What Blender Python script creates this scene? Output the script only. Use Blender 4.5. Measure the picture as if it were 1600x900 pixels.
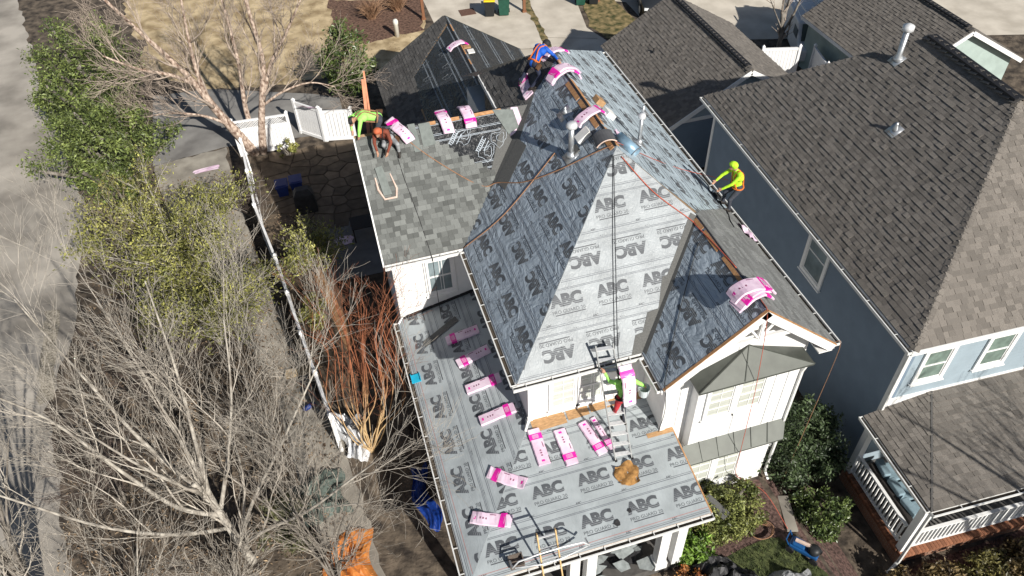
import bpy, bmesh, math, random
from mathutils import Vector, Matrix
V = Vector
sc = bpy.context.scene
col = sc.collection
for o in list(bpy.data.objects): bpy.data.objects.remove(o, do_unlink=True)

# ---------------------------------------------------------------- camera
PITCH, YAW, ROLL = 0.7794, 0.26155, -0.0426
cam_d = bpy.data.cameras.new('camera'); cam = bpy.data.objects.new('camera', cam_d); col.objects.link(cam)
cam_d.sensor_width = 36; cam_d.lens = 1211.96/1600*36; cam_d.clip_end = 900
dv = V((math.sin(YAW)*math.cos(PITCH), math.cos(YAW)*math.cos(PITCH), -math.sin(PITCH)))
rv = V((math.cos(YAW), -math.sin(YAW), 0)); uv_ = rv.cross(dv)
r2 = math.cos(ROLL)*rv + math.sin(ROLL)*uv_; u2 = -math.sin(ROLL)*rv + math.cos(ROLL)*uv_
CAM = V((-2.992, -11.109, 20.365))
mw = Matrix((r2, u2, -dv)).transposed().to_4x4(); mw.translation = CAM
cam.matrix_world = mw
sc.camera = cam
# ---------------------------------------------------------------- sky, sun, exposure
SUN = V((0.5, -1.5, 1.0)).normalized()          # towards the sun
EL = math.asin(SUN.z); AZ = math.atan2(SUN.x, SUN.y)
w = bpy.data.worlds.new('World'); sc.world = w; w.use_nodes = True
nt = w.node_tree; nt.nodes.clear()
sky = nt.nodes.new('ShaderNodeTexSky'); sky.sky_type = 'NISHITA'; sky.sun_disc = False
sky.sun_elevation = EL; sky.sun_rotation = AZ
bg = nt.nodes.new('ShaderNodeBackground'); bg.inputs[1].default_value = 0.05
ow = nt.nodes.new('ShaderNodeOutputWorld')
nt.links.new(sky.outputs[0], bg.inputs[0]); nt.links.new(bg.outputs[0], ow.inputs[0])
sl_ = bpy.data.lights.new('sun', 'SUN'); sl_.energy = 5.0; sl_.angle = math.radians(0.55); sl_.color = (1, 0.955, 0.88)
so = bpy.data.objects.new('sun', sl_); col.objects.link(so); so.rotation_euler = SUN.to_track_quat('Z', 'Y').to_euler()
so.location = (20, -30, 40)
sc.view_settings.view_transform = 'Standard'; sc.view_settings.look = 'None'
sc.view_settings.exposure = 0.3; sc.view_settings.gamma = 1
sc.render.engine = 'CYCLES'; sc.cycles.use_denoising = True; sc.cycles.max_bounces = 6

# ---------------------------------------------------------------- materials
MATS = {}
def M(name, c, rough=.75, var=.12, scale=6, bump=0., bscale=40, metal=0., rnd=0., spec=.4, c2=None, detail=6, alpha=None, trans=0., coord='Object', stretch=None, bdist=.02, ramp=(.35,.65)):
    if name in MATS: return MATS[name]
    m = bpy.data.materials.new(name); MATS[name] = m; m.use_nodes = True
    n = m.node_tree.nodes; l = m.node_tree.links; b = n['Principled BSDF']
    b.inputs['Roughness'].default_value = rough; b.inputs['Metallic'].default_value = metal
    b.inputs['Specular IOR Level'].default_value = spec
    if trans: b.inputs['Transmission Weight'].default_value = trans
    tc = n.new('ShaderNodeTexCoord'); src = tc.outputs[coord]
    if stretch:
        mp = n.new('ShaderNodeMapping'); mp.inputs['Scale'].default_value = stretch; l.new(src, mp.inputs[0]); src = mp.outputs[0]
    nz = n.new('ShaderNodeTexNoise'); nz.inputs['Scale'].default_value = scale; nz.inputs['Detail'].default_value = detail
    l.new(src, nz.inputs['Vector'])
    rp = n.new('ShaderNodeValToRGB'); e = rp.color_ramp.elements
    e[0].position, e[1].position = ramp
    a = [x*(1-var) for x in c]; z = [min(1, x*(1+var)) for x in c] if c2 is None else c2
    e[0].color = (*a, 1); e[1].color = (*z, 1)
    l.new(nz.outputs['Fac'], rp.inputs[0]); out = rp.outputs[0]
    if rnd:
        oi = n.new('ShaderNodeObjectInfo'); ge = n.new('ShaderNodeNewGeometry')
        ad = n.new('ShaderNodeMath'); ad.operation = 'ADD'; l.new(oi.outputs['Random'], ad.inputs[0]); l.new(ge.outputs['Random Per Island'], ad.inputs[1])
        fr = n.new('ShaderNodeMath'); fr.operation = 'FRACT'; l.new(ad.outputs[0], fr.inputs[0])
        mr = n.new('ShaderNodeMapRange'); mr.inputs[3].default_value = 1-rnd; mr.inputs[4].default_value = 1+rnd; l.new(fr.outputs[0], mr.inputs[0])
        hs = n.new('ShaderNodeHueSaturation'); l.new(mr.outputs[0], hs.inputs['Value']); l.new(out, hs.inputs['Color']); out = hs.outputs[0]
    l.new(out, b.inputs['Base Color'])
    if bump:
        n2 = n.new('ShaderNodeTexNoise'); n2.inputs['Scale'].default_value = bscale; n2.inputs['Detail'].default_value = 8; l.new(src, n2.inputs['Vector'])
        bp = n.new('ShaderNodeBump'); bp.inputs['Strength'].default_value = bump; bp.inputs['Distance'].default_value = bdist
        l.new(n2.outputs['Fac'], bp.inputs['Height']); l.new(bp.outputs[0], b.inputs['Normal'])
    return m
def bsdf(m): return m.node_tree.nodes['Principled BSDF']

def underlay(name, c, rough, wr, ang, sc3=(2.2,.55,2.2), dist=.045):
    """synthetic roofing felt: long shallow creases over a fine crinkle"""
    m = M(name, c, rough, .13, 1.7, 0, spec=.5, detail=9); n = m.node_tree.nodes; l = m.node_tree.links
    tc = n.new('ShaderNodeTexCoord')
    mp = n.new('ShaderNodeMapping'); mp.inputs['Rotation'].default_value = ang; mp.inputs['Scale'].default_value = sc3; l.new(tc.outputs['Object'], mp.inputs[0])
    a = n.new('ShaderNodeTexNoise'); a.inputs['Scale'].default_value = 2.6; a.inputs['Detail'].default_value = 5; a.inputs['Distortion'].default_value = 1.6; l.new(mp.outputs[0], a.inputs[0])
    rg = n.new('ShaderNodeMath'); rg.operation = 'SUBTRACT'; rg.inputs[1].default_value = .5; l.new(a.outputs['Fac'], rg.inputs[0])
    ab = n.new('ShaderNodeMath'); ab.operation = 'ABSOLUTE'; l.new(rg.outputs[0], ab.inputs[0])
    pw = n.new('ShaderNodeMath'); pw.operation = 'POWER'; pw.inputs[1].default_value = .6; l.new(ab.outputs[0], pw.inputs[0])
    f = n.new('ShaderNodeTexNoise'); f.inputs['Scale'].default_value = 14; f.inputs['Detail'].default_value = 4; l.new(mp.outputs[0], f.inputs[0])
    ad = n.new('ShaderNodeMath'); ad.operation = 'MULTIPLY_ADD'; ad.inputs[1].default_value = .35; l.new(f.outputs['Fac'], ad.inputs[0]); l.new(pw.outputs[0], ad.inputs[2])
    bp = n.new('ShaderNodeBump'); bp.inputs['Strength'].default_value = wr; bp.inputs['Distance'].default_value = dist
    l.new(ad.outputs[0], bp.inputs['Height']); l.new(bp.outputs[0], bsdf(m).inputs['Normal'])
    return m

def stripe_print(name, c, paper):
    """ink that thins into horizontal stripes towards the foot of the letters"""
    m = M(name, c, .6, .1, 9); n = m.node_tree.nodes; l = m.node_tree.links
    tc = n.new('ShaderNodeTexCoord'); sx = n.new('ShaderNodeSeparateXYZ'); l.new(tc.outputs['Object'], sx.inputs[0])
    mu = n.new('ShaderNodeMath'); mu.operation = 'MULTIPLY'; mu.inputs[1].default_value = 22; l.new(sx.outputs['Y'], mu.inputs[0])
    fr = n.new('ShaderNodeMath'); fr.operation = 'FRACT'; l.new(mu.outputs[0], fr.inputs[0])
    mr = n.new('ShaderNodeMapRange'); mr.inputs[1].default_value = -.05; mr.inputs[2].default_value = .26; mr.inputs[3].default_value = .5; mr.inputs[4].default_value = 0; l.new(sx.outputs['Y'], mr.inputs[0])
    lt = n.new('ShaderNodeMath'); lt.operation = 'LESS_THAN'; l.new(fr.outputs[0], lt.inputs[0]); l.new(mr.outputs[0], lt.inputs[1])
    gt = n.new('ShaderNodeMath'); gt.operation = 'GREATER_THAN'; gt.inputs[1].default_value = -.02; l.new(sx.outputs['Y'], gt.inputs[0])
    an = n.new('ShaderNodeMath'); an.operation = 'MULTIPLY'; l.new(lt.outputs[0], an.inputs[0]); l.new(gt.outputs[0], an.inputs[1])
    mx = n.new('ShaderNodeMix'); mx.data_type = 'RGBA'; l.new(an.outputs[0], mx.inputs[0])
    mx.inputs[6].default_value = (*c, 1); mx.inputs[7].default_value = (*paper, 1)
    l.new(mx.outputs[2], bsdf(m).inputs['Base Color'])
    return m

# ---------------------------------------------------------------- mesh helpers
class MB:
    def __init__(s): s.v = []; s.f = []; s.m = []; s.smooth = False
    def add(s, vs, fs, mi=0):
        o = len(s.v); s.v += [tuple(p) for p in vs]; s.f += [tuple(i+o for i in f) for f in fs]; s.m += [mi]*len(fs); return s
    def prism(s, pts, off, mi=0):
        """polygon extruded by a vector"""
        n = len(pts); off = V(off); a = [V(p) for p in pts]; b = [p+off for p in a]
        nn = sum((a[i].cross(a[(i+1) % n]) for i in range(n)), V((0,0,0)))
        fl = nn.dot(off) > 0
        fs = [tuple(range(n))[::-1] if fl else tuple(range(n)), tuple(range(n, 2*n)) if fl else tuple(range(n, 2*n))[::-1]]
        for i in range(n):
            j = (i+1) % n; q = (i, j, n+j, n+i); fs.append(q if fl else q[::-1])
        return s.add(a+b, fs, mi)
    def box(s, c, size, ax=None, mi=0):
        c = V(c); X, Y, Z = ax if ax else (V((1,0,0)), V((0,1,0)), V((0,0,1)))
        X = X*(size[0]/2); Y = Y*(size[1]/2); Z = Z*(size[2]/2)
        vs = [c+X*i+Y*j+Z*k for k in (-1,1) for j in (-1,1) for i in (-1,1)]
        return s.add(vs, [(0,2,3,1),(4,5,7,6),(0,1,5,4),(2,6,7,3),(0,4,6,2),(1,3,7,5)], mi)
    def b2(s, lo, hi, mi=0):
        return s.box([(a+b)/2 for a, b in zip(lo, hi)], [b-a for a, b in zip(lo, hi)], None, mi)
    def bar(s, a, b, wd, th, up=V((0,0,1)), mi=0):
        a, b = V(a), V(b); Y = (b-a); L = Y.length; Y.normalize(); X = Y.cross(V(up))
        if X.length < 1e-4: X = Y.cross(V((1,0,0)))
        X.normalize(); Z = X.cross(Y)
        return s.box((a+b)/2, (wd, L, th), (X, Y, Z), mi)
    def tube(s, pts, rad, n=6, mi=0, cap=True):
        pts = [V(p) for p in pts]; k = len(pts)
        if not hasattr(rad, '__len__'): rad = [rad]*k
        ref = None; o = len(s.v); ca = [(math.cos(6.28318*i/n), math.sin(6.28318*i/n)) for i in range(n)]
        for i, p in enumerate(pts):
            t = (pts[min(i+1, k-1)]-pts[max(i-1, 0)])
            if t.length < 1e-7: t = V((0,0,1))
            t.normalize()
            if ref is None: ref = t.orthogonal()
            ref = ref - t*ref.dot(t)
            if ref.length < 1e-5: ref = t.orthogonal()
            ref.normalize(); bn = t.cross(ref); r = rad[i]
            for c_, s_ in ca: s.v.append(tuple(p+(ref*c_+bn*s_)*r))
        for i in range(k-1):
            for j in range(n):
                j2 = (j+1) % n; a = o+i*n
                s.f.append((a+j, a+j2, a+n+j2, a+n+j)); s.m.append(mi)
        if cap:
            s.f.append(tuple(o+j for j in range(n))[::-1]); s.m.append(mi)
            s.f.append(tuple(o+(k-1)*n+j for j in range(n))); s.m.append(mi)
        return s
    def capsule(s, a, b, r0, r1, n=12, mi=0):
        a, b = V(a), V(b); d = (b-a).normalized() if (b-a).length > 1e-6 else V((0,0,1))
        pts, rr = [], []
        for i in range(4):
            t = math.pi/2*(i+.15)/4; pts.append(a-d*r0*math.cos(t)); rr.append(r0*math.sin(t))
        pts += [a, b]; rr += [r0, r1]
        for i in range(4):
            t = math.pi/2*(1-(i+.85)/4); pts.append(b+d*r1*math.cos(t)); rr.append(r1*math.sin(t))
        return s.tube(pts, rr, n, mi)
    def lathe(s, prof, c, n=16, ax=V((0,0,1)), mi=0):
        return s.tube([V(c)+ax*h for r, h in prof], [max(r, .0005) for r, h in prof], n, mi)
    def mesh(s, name, mats, smooth=False):
        me = bpy.data.meshes.new(name); me.from_pydata(s.v, [], s.f)
        for m in mats: me.materials.append(m)
        if len(mats) > 1: me.polygons.foreach_set('material_index', s.m)
        if smooth: me.polygons.foreach_set('use_smooth', [True]*len(s.f))
        me.update(); return me

def link(name, me, parent=None):
    o = bpy.data.objects.new(name, me); col.objects.link(o)
    if parent is not None: attach(o, parent)
    return o
WL = {}                                     # world translation of each parent
def attach(o, parent):
    o.parent = parent; o.matrix_parent_inverse = Matrix.Translation(-WL.get(parent.name, V((0,0,0))))
def build(name, mb, mats, parent=None, smooth=False):
    if not isinstance(mats, (list, tuple)): mats = [mats]
    return link(name, mb.mesh(name, mats, smooth), parent)
def tag(o, label, cat, group=None):
    o['label'] = label; o['category'] = cat
    if group: o['group'] = group
    return o
def thing(name, label, cat, loc, group=None):
    e = bpy.data.objects.new(name, None); e.empty_display_size = .2; col.objects.link(e); e.location = loc; WL[e.name] = V(loc)
    return tag(e, label, cat, group)
def struct(name, mb, mats, label=None):
    o = build(name, mb, mats); o['kind'] = 'structure'
    if label: o['label'] = label
    return o
def at(o, loc, X, Y, Z, parent=None, scale=None):
    m = Matrix((X, Y, Z)).transposed()
    if scale: m = m @ Matrix.Diagonal(scale)
    m = m.to_4x4(); m.translation = V(loc); o.matrix_world = m
    if parent is not None:
        o.parent = parent; o.matrix_parent_inverse = Matrix.Translation(-WL.get(parent.name, V((0,0,0))))
    return o
def ss(a, b, x): t = min(1, max(0, (x-a)/(b-a))); return t*t*(3-2*t)

# polygon helpers in a slope's own (u, v) frame
def clip_half(poly, f):
    out = []
    for i in range(len(poly)):
        a, b = poly[i], poly[(i+1) % len(poly)]; fa, fb = f(a), f(b)
        if fa >= 0: out.append(a)
        if (fa >= 0) != (fb >= 0): t = fa/(fa-fb); out.append((a[0]+(b[0]-a[0])*t, a[1]+(b[1]-a[1])*t))
    return out
def band(poly, v0, v1):
    p = clip_half(poly, lambda q: q[1]-v0); return clip_half(p, lambda q: v1-q[1]) if p else p
def row_span(poly, v):
    xs = []
    for i in range(len(poly)):
        a, b = poly[i], poly[(i+1) % len(poly)]
        if (a[1]-v)*(b[1]-v) < 0: xs.append(a[0]+(b[0]-a[0])*(v-a[1])/(b[1]-a[1]))
    xs.sort(); return [(xs[i], xs[i+1]) for i in range(0, len(xs)-1, 2)]
class Slope:
    """origin o, u along the courses, w up the slope, n outward"""
    def __init__(s, o, u, w_): s.o = V(o); s.u = V(u).normalized(); s.w = V(w_).normalized(); s.n = s.u.cross(s.w).normalized()
    def P(s, u, v, h=0): return s.o+s.u*u+s.w*v+s.n*h
    def uv(s, p): d = V(p)-s.o; return (d.dot(s.u), d.dot(s.w))
# ---------------------------------------------------------------- palette
white = M('white_paint', (.80,.80,.79), .55, .04, 3)
trimw = M('white_trim', (.82,.82,.81), .45, .03, 5)
deckm = M('plywood', (.42,.25,.12), .8, .25, 7, stretch=(1,6,1))
lumber = M('raw_lumber', (.45,.24,.11), .8, .3, 9, stretch=(1,8,1))
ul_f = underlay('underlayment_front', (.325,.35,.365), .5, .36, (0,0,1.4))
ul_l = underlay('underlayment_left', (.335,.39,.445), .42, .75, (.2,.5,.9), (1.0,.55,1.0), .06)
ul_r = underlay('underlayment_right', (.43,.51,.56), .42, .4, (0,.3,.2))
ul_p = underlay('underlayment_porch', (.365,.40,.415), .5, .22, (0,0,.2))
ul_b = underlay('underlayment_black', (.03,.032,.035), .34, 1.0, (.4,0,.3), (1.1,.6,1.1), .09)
ink = stripe_print('ink_dark', (.085,.092,.102), (.26,.28,.295))
ink2 = M('ink_line', (.13,.14,.16), .6, .1)
redink = M('ink_red', (.42,.16,.14), .6, .1)
wink = M('ink_white', (.42,.47,.52), .5, .2, 14)
metal_dk = M('metal_roof', (.075,.082,.072), .5, .12, 3, metal=.15)
galv = M('galvanised', (.50,.52,.54), .35, .12, 8, metal=.7)
alum = M('aluminium', (.74,.75,.76), .38, .08, 12, metal=.3)
valleym = M('valley_roll', (.115,.115,.11), .85, .15, 30, bump=.2, bscale=200)
sh_new = M('shingle_grey', (.150,.157,.150), .9, .22, 60, bump=.4, bscale=260, rnd=.42)
sh_right = M('shingle_grey_plain', (.19,.195,.19), .9, .2, 30, bump=.3, bscale=260, rnd=.25)
sh_nb = M('shingle_brown', (.178,.160,.141), .92, .2, 50, bump=.4, bscale=260, rnd=.22)
sh_gar = M('shingle_old', (.105,.10,.095), .92, .2, 50, bump=.4, bscale=260, rnd=.28)
gutterm = M('gutter_white', (.72,.72,.70), .4, .08, 6)
gut_in = M('gutter_dirt', (.07,.055,.04), .9, .3, 20)
glass = M('window_glass', (.06,.08,.08), .06, .2, 2, spec=.8)
glass_m = M('window_pale', (.20,.25,.265), .1, .2, 2, spec=.7)
glass_l = M('window_blind', (.50,.52,.47), .18, .10, 2, spec=.6, stretch=(1,1,9))
black = M('black_rubber', (.015,.015,.017), .6, .2)
rust = M('rope_red', (.45,.10,.06), .8, .2, 20)
ropeb = M('rope_black', (.02,.02,.022), .7, .2, 20)
ropet = M('rope_tan', (.30,.16,.09), .8, .2, 20)

# ---------------------------------------------------------------- ground and paving
def hgt(x, y):
    return -0.85*ss(7.0, 8.9, x)*(1-ss(9, 15, y))
def sheet(name, pts, dz, mat, jag=0, label=None):
    """flat paving or planting sheet that follows the terrain; jag breaks up a planted edge"""
    if jag:
        rj = random.Random(len(pts)*7+int(pts[0][0]*10)); q = []
        for i in range(len(pts)):
            a, b = V(pts[i]), V(pts[(i+1) % len(pts)]); n = max(1, min(60, int((b-a).length/.45)))
            for k in range(n): p = a.lerp(b, k/n); q.append((p.x+rj.uniform(-jag,jag), p.y+rj.uniform(-jag,jag)))
        pts = q
    bm = bmesh.new(); vs = [bm.verts.new((p[0], p[1], 0)) for p in pts]; bm.faces.new(vs)
    xs = [p[0] for p in pts]; ys = [p[1] for p in pts]
    if max(xs) > 6.5 and min(ys) < 15:
        x = max(min(xs), 6.5)
        while x < max(xs):
            bmesh.ops.bisect_plane(bm, geom=bm.verts[:]+bm.edges[:]+bm.faces[:], plane_co=(x,0,0), plane_no=(1,0,0)); x += .35
        y = max(min(ys), -12)
        while y < min(max(ys), 16):
            bmesh.ops.bisect_plane(bm, geom=bm.verts[:]+bm.edges[:]+bm.faces[:], plane_co=(0,y,0), plane_no=(0,1,0)); y += 1.0
    for v_ in bm.verts: v_.co.z = hgt(v_.co.x, v_.co.y)+dz
    me = bpy.data.meshes.new(name); bm.normal_update()
    for f in bm.faces:
        if f.normal.z < 0: f.normal_flip()
    bm.to_mesh(me); bm.free(); me.materials.append(mat)
    o = link(name, me); o['kind'] = 'structure'
    if label: o['label'] = label
    return o
earth = M('leaf_litter', (.060,.047,.037), .95, .45, 2.2, bump=.9, bscale=9, c2=(.165,.130,.096), bdist=.05)  # litter darkened so its colour carries the shadow under the twigs
tanlawn = M('dormant_lawn', (.40,.29,.155), .95, .3, 1.2, bump=.5, bscale=22, c2=(.62,.49,.30), bdist=.04)
asph = M('asphalt', (.29,.262,.226), .92, .2, .45, bump=.35, bscale=120, c2=(.46,.42,.365), detail=12)
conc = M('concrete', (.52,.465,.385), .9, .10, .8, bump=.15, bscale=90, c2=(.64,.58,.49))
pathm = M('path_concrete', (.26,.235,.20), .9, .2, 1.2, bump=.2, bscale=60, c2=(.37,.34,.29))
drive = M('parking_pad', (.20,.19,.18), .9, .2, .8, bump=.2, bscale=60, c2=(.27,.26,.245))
mulch = M('mulch', (.12,.065,.045), .98, .4, 7, bump=1, bscale=30, c2=(.23,.135,.095), bdist=.05)
mulch2 = M('mulch_fine', (.085,.05,.042), .98, .4, 12, bump=1, bscale=45, c2=(.21,.13,.11), bdist=.05)
grassm = M('lawn_green', (.05,.07,.024), .95, .4, 5, bump=1, bscale=50, c2=(.12,.14,.05), bdist=.05)
grassp = M('lawn_patchy', (.10,.11,.035), .95, .4, 3, bump=1, bscale=40, c2=(.36,.27,.13), bdist=.05)
stonem = M('flagstone', (.125,.095,.066), .85, .25, 2.5, bump=.4, bscale=20, rnd=.3)  # stone colour lowered to paint in the yard's deep shade
soil = M('yard_soil_shaded', (.055,.042,.03), .95, .4, 3, bump=.7, bscale=20, c2=(.11,.082,.056))  # dark tone is the yard's shade put into the soil colour

g = MB()                                     # one terrain sheet out to the horizon
xs = [-400,-120,-60] + [-30+1.5*i for i in range(24)] + [6.5+.3*i for i in range(10)] + [9.5+1.5*i for i in range(20)] + [60,120,400]
ys = [-400,-120,-40,-20] + [-12+1.2*i for i in range(24)] + [18+3*i for i in range(12)] + [80,150,400]
for y in ys:
    for x in xs: g.v.append((x, y, hgt(x, y)))
nx = len(xs)
for j in range(len(ys)-1):
    for i in range(nx-1): g.f.append((j*nx+i, j*nx+i+1, (j+1)*nx+i+1, (j+1)*nx+i)); g.m.append(0)
struct('ground', g, earth)
sheet('alley_road', [(-60,-40),(-12.4,-40),(-12.5,-4),(-12.8,.2),(-12.5,1.9),(-12.95,3.6),(-13.2,5.5),(-13.9,8.2),(-13.6,10.1),(-13.3,12.6),(-13.6,14.8),(-13.3,17),(-13.9,20.5),(-14.6,22.4),(-15.3,25.9),(-16.4,28.5),(-17.3,33),(-19.6,43),(-30,90),(-60,90)], .004, asph, .12)
sheet('lawn', [(-15.5,46),(-13.2,41),(-12.6,36),(-11.6,33.6),(-11.9,31.4),(-10.4,29.6),(-9.2,28.2),(-7.6,27.7),(-6,26.9),(0,26.8),(3.6,26),(3.9,34),(3.2,48)], .004, tanlawn, .3)
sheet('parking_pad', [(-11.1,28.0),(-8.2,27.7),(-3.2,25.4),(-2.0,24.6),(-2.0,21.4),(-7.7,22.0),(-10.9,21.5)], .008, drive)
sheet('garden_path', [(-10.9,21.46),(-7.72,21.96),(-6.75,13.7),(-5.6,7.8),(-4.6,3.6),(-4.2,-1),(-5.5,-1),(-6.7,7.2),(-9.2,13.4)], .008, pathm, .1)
sheet('planting_bed', [(-1.2,36.2),(4.2,34.3),(3.5,30.4),(-.2,29.8),(-1.3,32.5)], .008, mulch, .18)
sheet('driveway', [(4.4,40),(4.3,31),(4.9,22.5),(8.4,22.5),(9.4,26),(10.9,40)], .008, conc)
sheet('driveway', [(11.0,40),(9.7,25.6),(9.3,21.5),(13.9,21.5),(13.2,24.0),(12.3,27.4),(14.6,40)], .012, conc)
sheet('back_lane', [(14.8,60),(13.1,31.2),(15.6,29.6),(15.6,24.5),(45,15),(70,20),(60,60)], .008, conc)
sheet('gravel_strip', [(-14.5,13.2),(-13.95,13.1),(-13.7,8.6),(-14.2,8.4)], .008, M('gravel', (.30,.26,.20), .95, .4, 14, bump=1, bscale=60, c2=(.46,.41,.33)), .09)
for p_ in ([(4.55,30.9),(4.62,30.9),(8.0,22.5),(7.93,22.5)], [(4.4,27.2),(4.4,27.24),(9.5,25.9),(9.5,25.86)], [(9.8,27.0),(9.8,27.04),(12.4,26.0),(12.4,25.96)]): sheet('paving_joint', p_, .018, M('joint_dark', (.20,.17,.13), .95, .2))
sheet('grass_strip', [(9.42,25.4),(9.72,25.7),(11.0,40),(10.4,40)], .016, grassp, .1)
sheet('grass_patch', [(12.5,27.6),(12.9,25.2),(14.5,25.2),(15.2,26.5),(15.1,30.2),(13.4,31)], .016, grassp, .12)
sheet('planting_bed', [(3.4,-1.2),(7.3,-1.2),(8.4,-1.0),(8.4,-6),(6.8,-4.3),(5.3,-3.1),(3.4,-4)], .004, mulch2)
sheet('front_lawn', [(4.3,-3.35),(5.6,-3.0),(6.55,-3.05),(7.25,-4.3),(7.3,-9),(2,-9)], .010, grassm, .08)
sheet('planting_bed', [(8.4,-4.6),(8.4,-9),(20,-9),(20,-4.6)], .008, mulch2)
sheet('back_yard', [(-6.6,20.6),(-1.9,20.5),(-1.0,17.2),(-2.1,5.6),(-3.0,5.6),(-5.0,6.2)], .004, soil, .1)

# flagstones of the shaded yard, each its own slab
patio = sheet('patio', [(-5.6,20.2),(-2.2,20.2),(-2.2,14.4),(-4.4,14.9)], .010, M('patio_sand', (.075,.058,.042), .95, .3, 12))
rng = random.Random(4)
pc = []
gy = 15.0
while gy < 20.1:                             # irregular flags: shrunken cells round scattered points
    gx_ = -5.4+rng.uniform(0,.3)
    while gx_ < -2.3:
        pc.append((gx_+rng.uniform(-.24,.24), gy+rng.uniform(-.22,.22))); gx_ += .72
    gy += .62
for (cx, cy) in pc:
    cell = [(cx-.7,cy-.7),(cx+.7,cy-.7),(cx+.7,cy+.7),(cx-.7,cy+.7)]
    for (qx, qy) in pc:
        dx, dy = qx-cx, qy-cy; d2 = math.hypot(dx, dy)
        if 0 < d2 < 1.5: cell = clip_half(cell, lambda p: d2/2-.03-((p[0]-cx)*dx+(p[1]-cy)*dy)/d2)
    if len(cell) > 2:
        mb = MB(); mb.prism([(x, y, .012) for x, y in cell], (0,0,rng.uniform(.012,.03))); build('flagstone', mb, stonem, patio)
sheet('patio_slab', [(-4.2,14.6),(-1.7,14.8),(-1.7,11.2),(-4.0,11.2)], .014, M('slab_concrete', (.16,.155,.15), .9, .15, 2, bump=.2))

# ---------------------------------------------------------------- shared builders for houses
def gutter(parent, p0, p1, out, hangers=.62, drop=0.0):
    """open half-box gutter with dirt inside and cross hangers"""
    p0, p1, out = V(p0), V(p1), V(out).normalized(); up = V((0,0,1)); d = (p1-p0); L = d.length; d.normalize()
    mb = MB(); W_, H_ = .125, .10
    z = up*(-drop)
    mb.bar(p0+out*(W_-.006)+z-up*H_/2, p1+out*(W_-.006)+z-up*H_/2, .012, H_, up)
    mb.bar(p0+out*(W_)+z, p1+out*(W_)+z, .032, .02, up)
    mb.bar(p0+out*.004+z-up*(H_/2+.01), p1+out*.004+z-up*(H_/2+.01), .008, H_-.02, up)
    mb.bar(p0+out*W_/2+z-up*(H_-.003), p1+out*W_/2+z-up*(H_-.003), W_-.02, .008, up)
    for q in (p0+d*.006, p1-d*.006): mb.box(q+out*W_/2+z-up*H_/2, (W_-.02, .010, H_-.012), (out, d, up))
    o = build('gutter', mb, gutterm, parent)
    m2 = MB(); m2.bar(p0+out*W_/2+z-up*(H_-.03)+d*.02, p1+out*W_/2+z-up*(H_-.03)-d*.02, W_-.03, .02, up); build('gutter_debris', m2, gut_in, o)
    hm = MB(); hm.box((0,0,0), (.022, W_*.92, .008)); hme = hm.mesh('gutter_hanger', [gutterm])
    n = int(L/hangers)
    for i in range(n):
        h = link('gutter_hanger', hme); at(h, p0+d*((i+.5)*L/n)+out*W_/2+z-up*.004, d, out, up, o)
    return o
def downspout(parent, pts, r=.045):
    mb = MB(); mb.tube(pts, r, 4); return build('downspout', mb, gutterm, parent)
def window(parent, c, X, N, w_, h_, gm, frame=.09, mull=True, grid=(0,0), depth=.05, name='window'):
    """framed sash: casing and sill stand proud, panes sit back"""
    c, X, N = V(c), V(X).normalized(), V(N).normalized(); U = N.cross(X).normalized()
    if U.z < 0: U = -U
    ax = (X, U, N); mb = MB()
    for s in (-1,1):
        mb.box(c+X*s*(w_/2+frame/2)+N*depth/2, (frame, h_+2*frame, depth), ax)
        mb.box(c+U*s*(h_/2+frame/2)+N*depth/2, (w_, frame, depth), ax)
    mb.box(c-U*(h_/2+frame+.02)+N*(depth*.9), (w_+2*frame+.06, .04, depth*1.8), ax)
    o = build(name, mb, trimw, parent)
    ms = MB()
    ms.box(c+N*depth*.3, (w_, .045, depth*.55), ax)
    for s in (-1,1):
        ms.box(c+X*s*(w_/2-.018)+N*depth*.24, (.036, h_-.004, depth*.45), ax); ms.box(c+U*s*(h_/2-.02)+N*depth*.22, (w_-.074, .04, depth*.4), ax)
    for i in range(grid[0]):
        x = -w_/2+w_*(i+1)/(grid[0]+1)
        for s in (-1,1): ms.box(c+X*x+U*s*h_/4+N*.016, (.016, h_/2-.07, .014), ax)
    for j in range(grid[1]):
        for s in (-1,1): ms.box(c+U*s*(h_/4)+N*.016, (w_-.08, .016, .013), ax)
    build('sash', ms, trimw, o)
    for s in (-1,1):
        mp = MB(); mp.box(c+U*s*(h_/4)+N*.006, (w_-.07, h_/2-.06, .008), ax); build('pane', mp, gm, o)
    return o
TAB = {}
def tab_mesh(mat):
    if mat.name not in TAB:
        mb = MB(); mb.add([(0,0,0),(1,0,0),(1,1,-.55),(0,1,-.55),(0,0,1),(1,0,1),(1,1,.25),(0,1,.25)], [(0,3,2,1),(4,5,6,7),(0,1,5,4),(2,3,7,6),(0,4,7,3),(1,2,6,5)])
        TAB[mat.name] = mb.mesh('shingle', [mat])
    return TAB[mat.name]
def tabs_for(S, poly, seed, expo=.143, wid=(.13,.17,.2,.26), mat=None, lift=.004, tk=1.):
    r = random.Random(seed); v = min(p[1] for p in poly)-.01; top = max(p[1] for p in poly); out = []
    while v < top:
        for (a, b) in row_span(poly, v+expo*.6):
            u = a-r.uniform(0,.15)
            while u < b:
                wd = r.choice(wid)*r.uniform(.9,1.1); u0, u1 = max(u, a), min(u+wd, b)
                if u1-u0 > .02: out.append((S, u0+.002, v, u1-u0-.004, expo+.03, tk*r.choice((.010,.013,.019,.023)), lift, mat))
                u += wd
        v += expo
    return out
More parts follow.
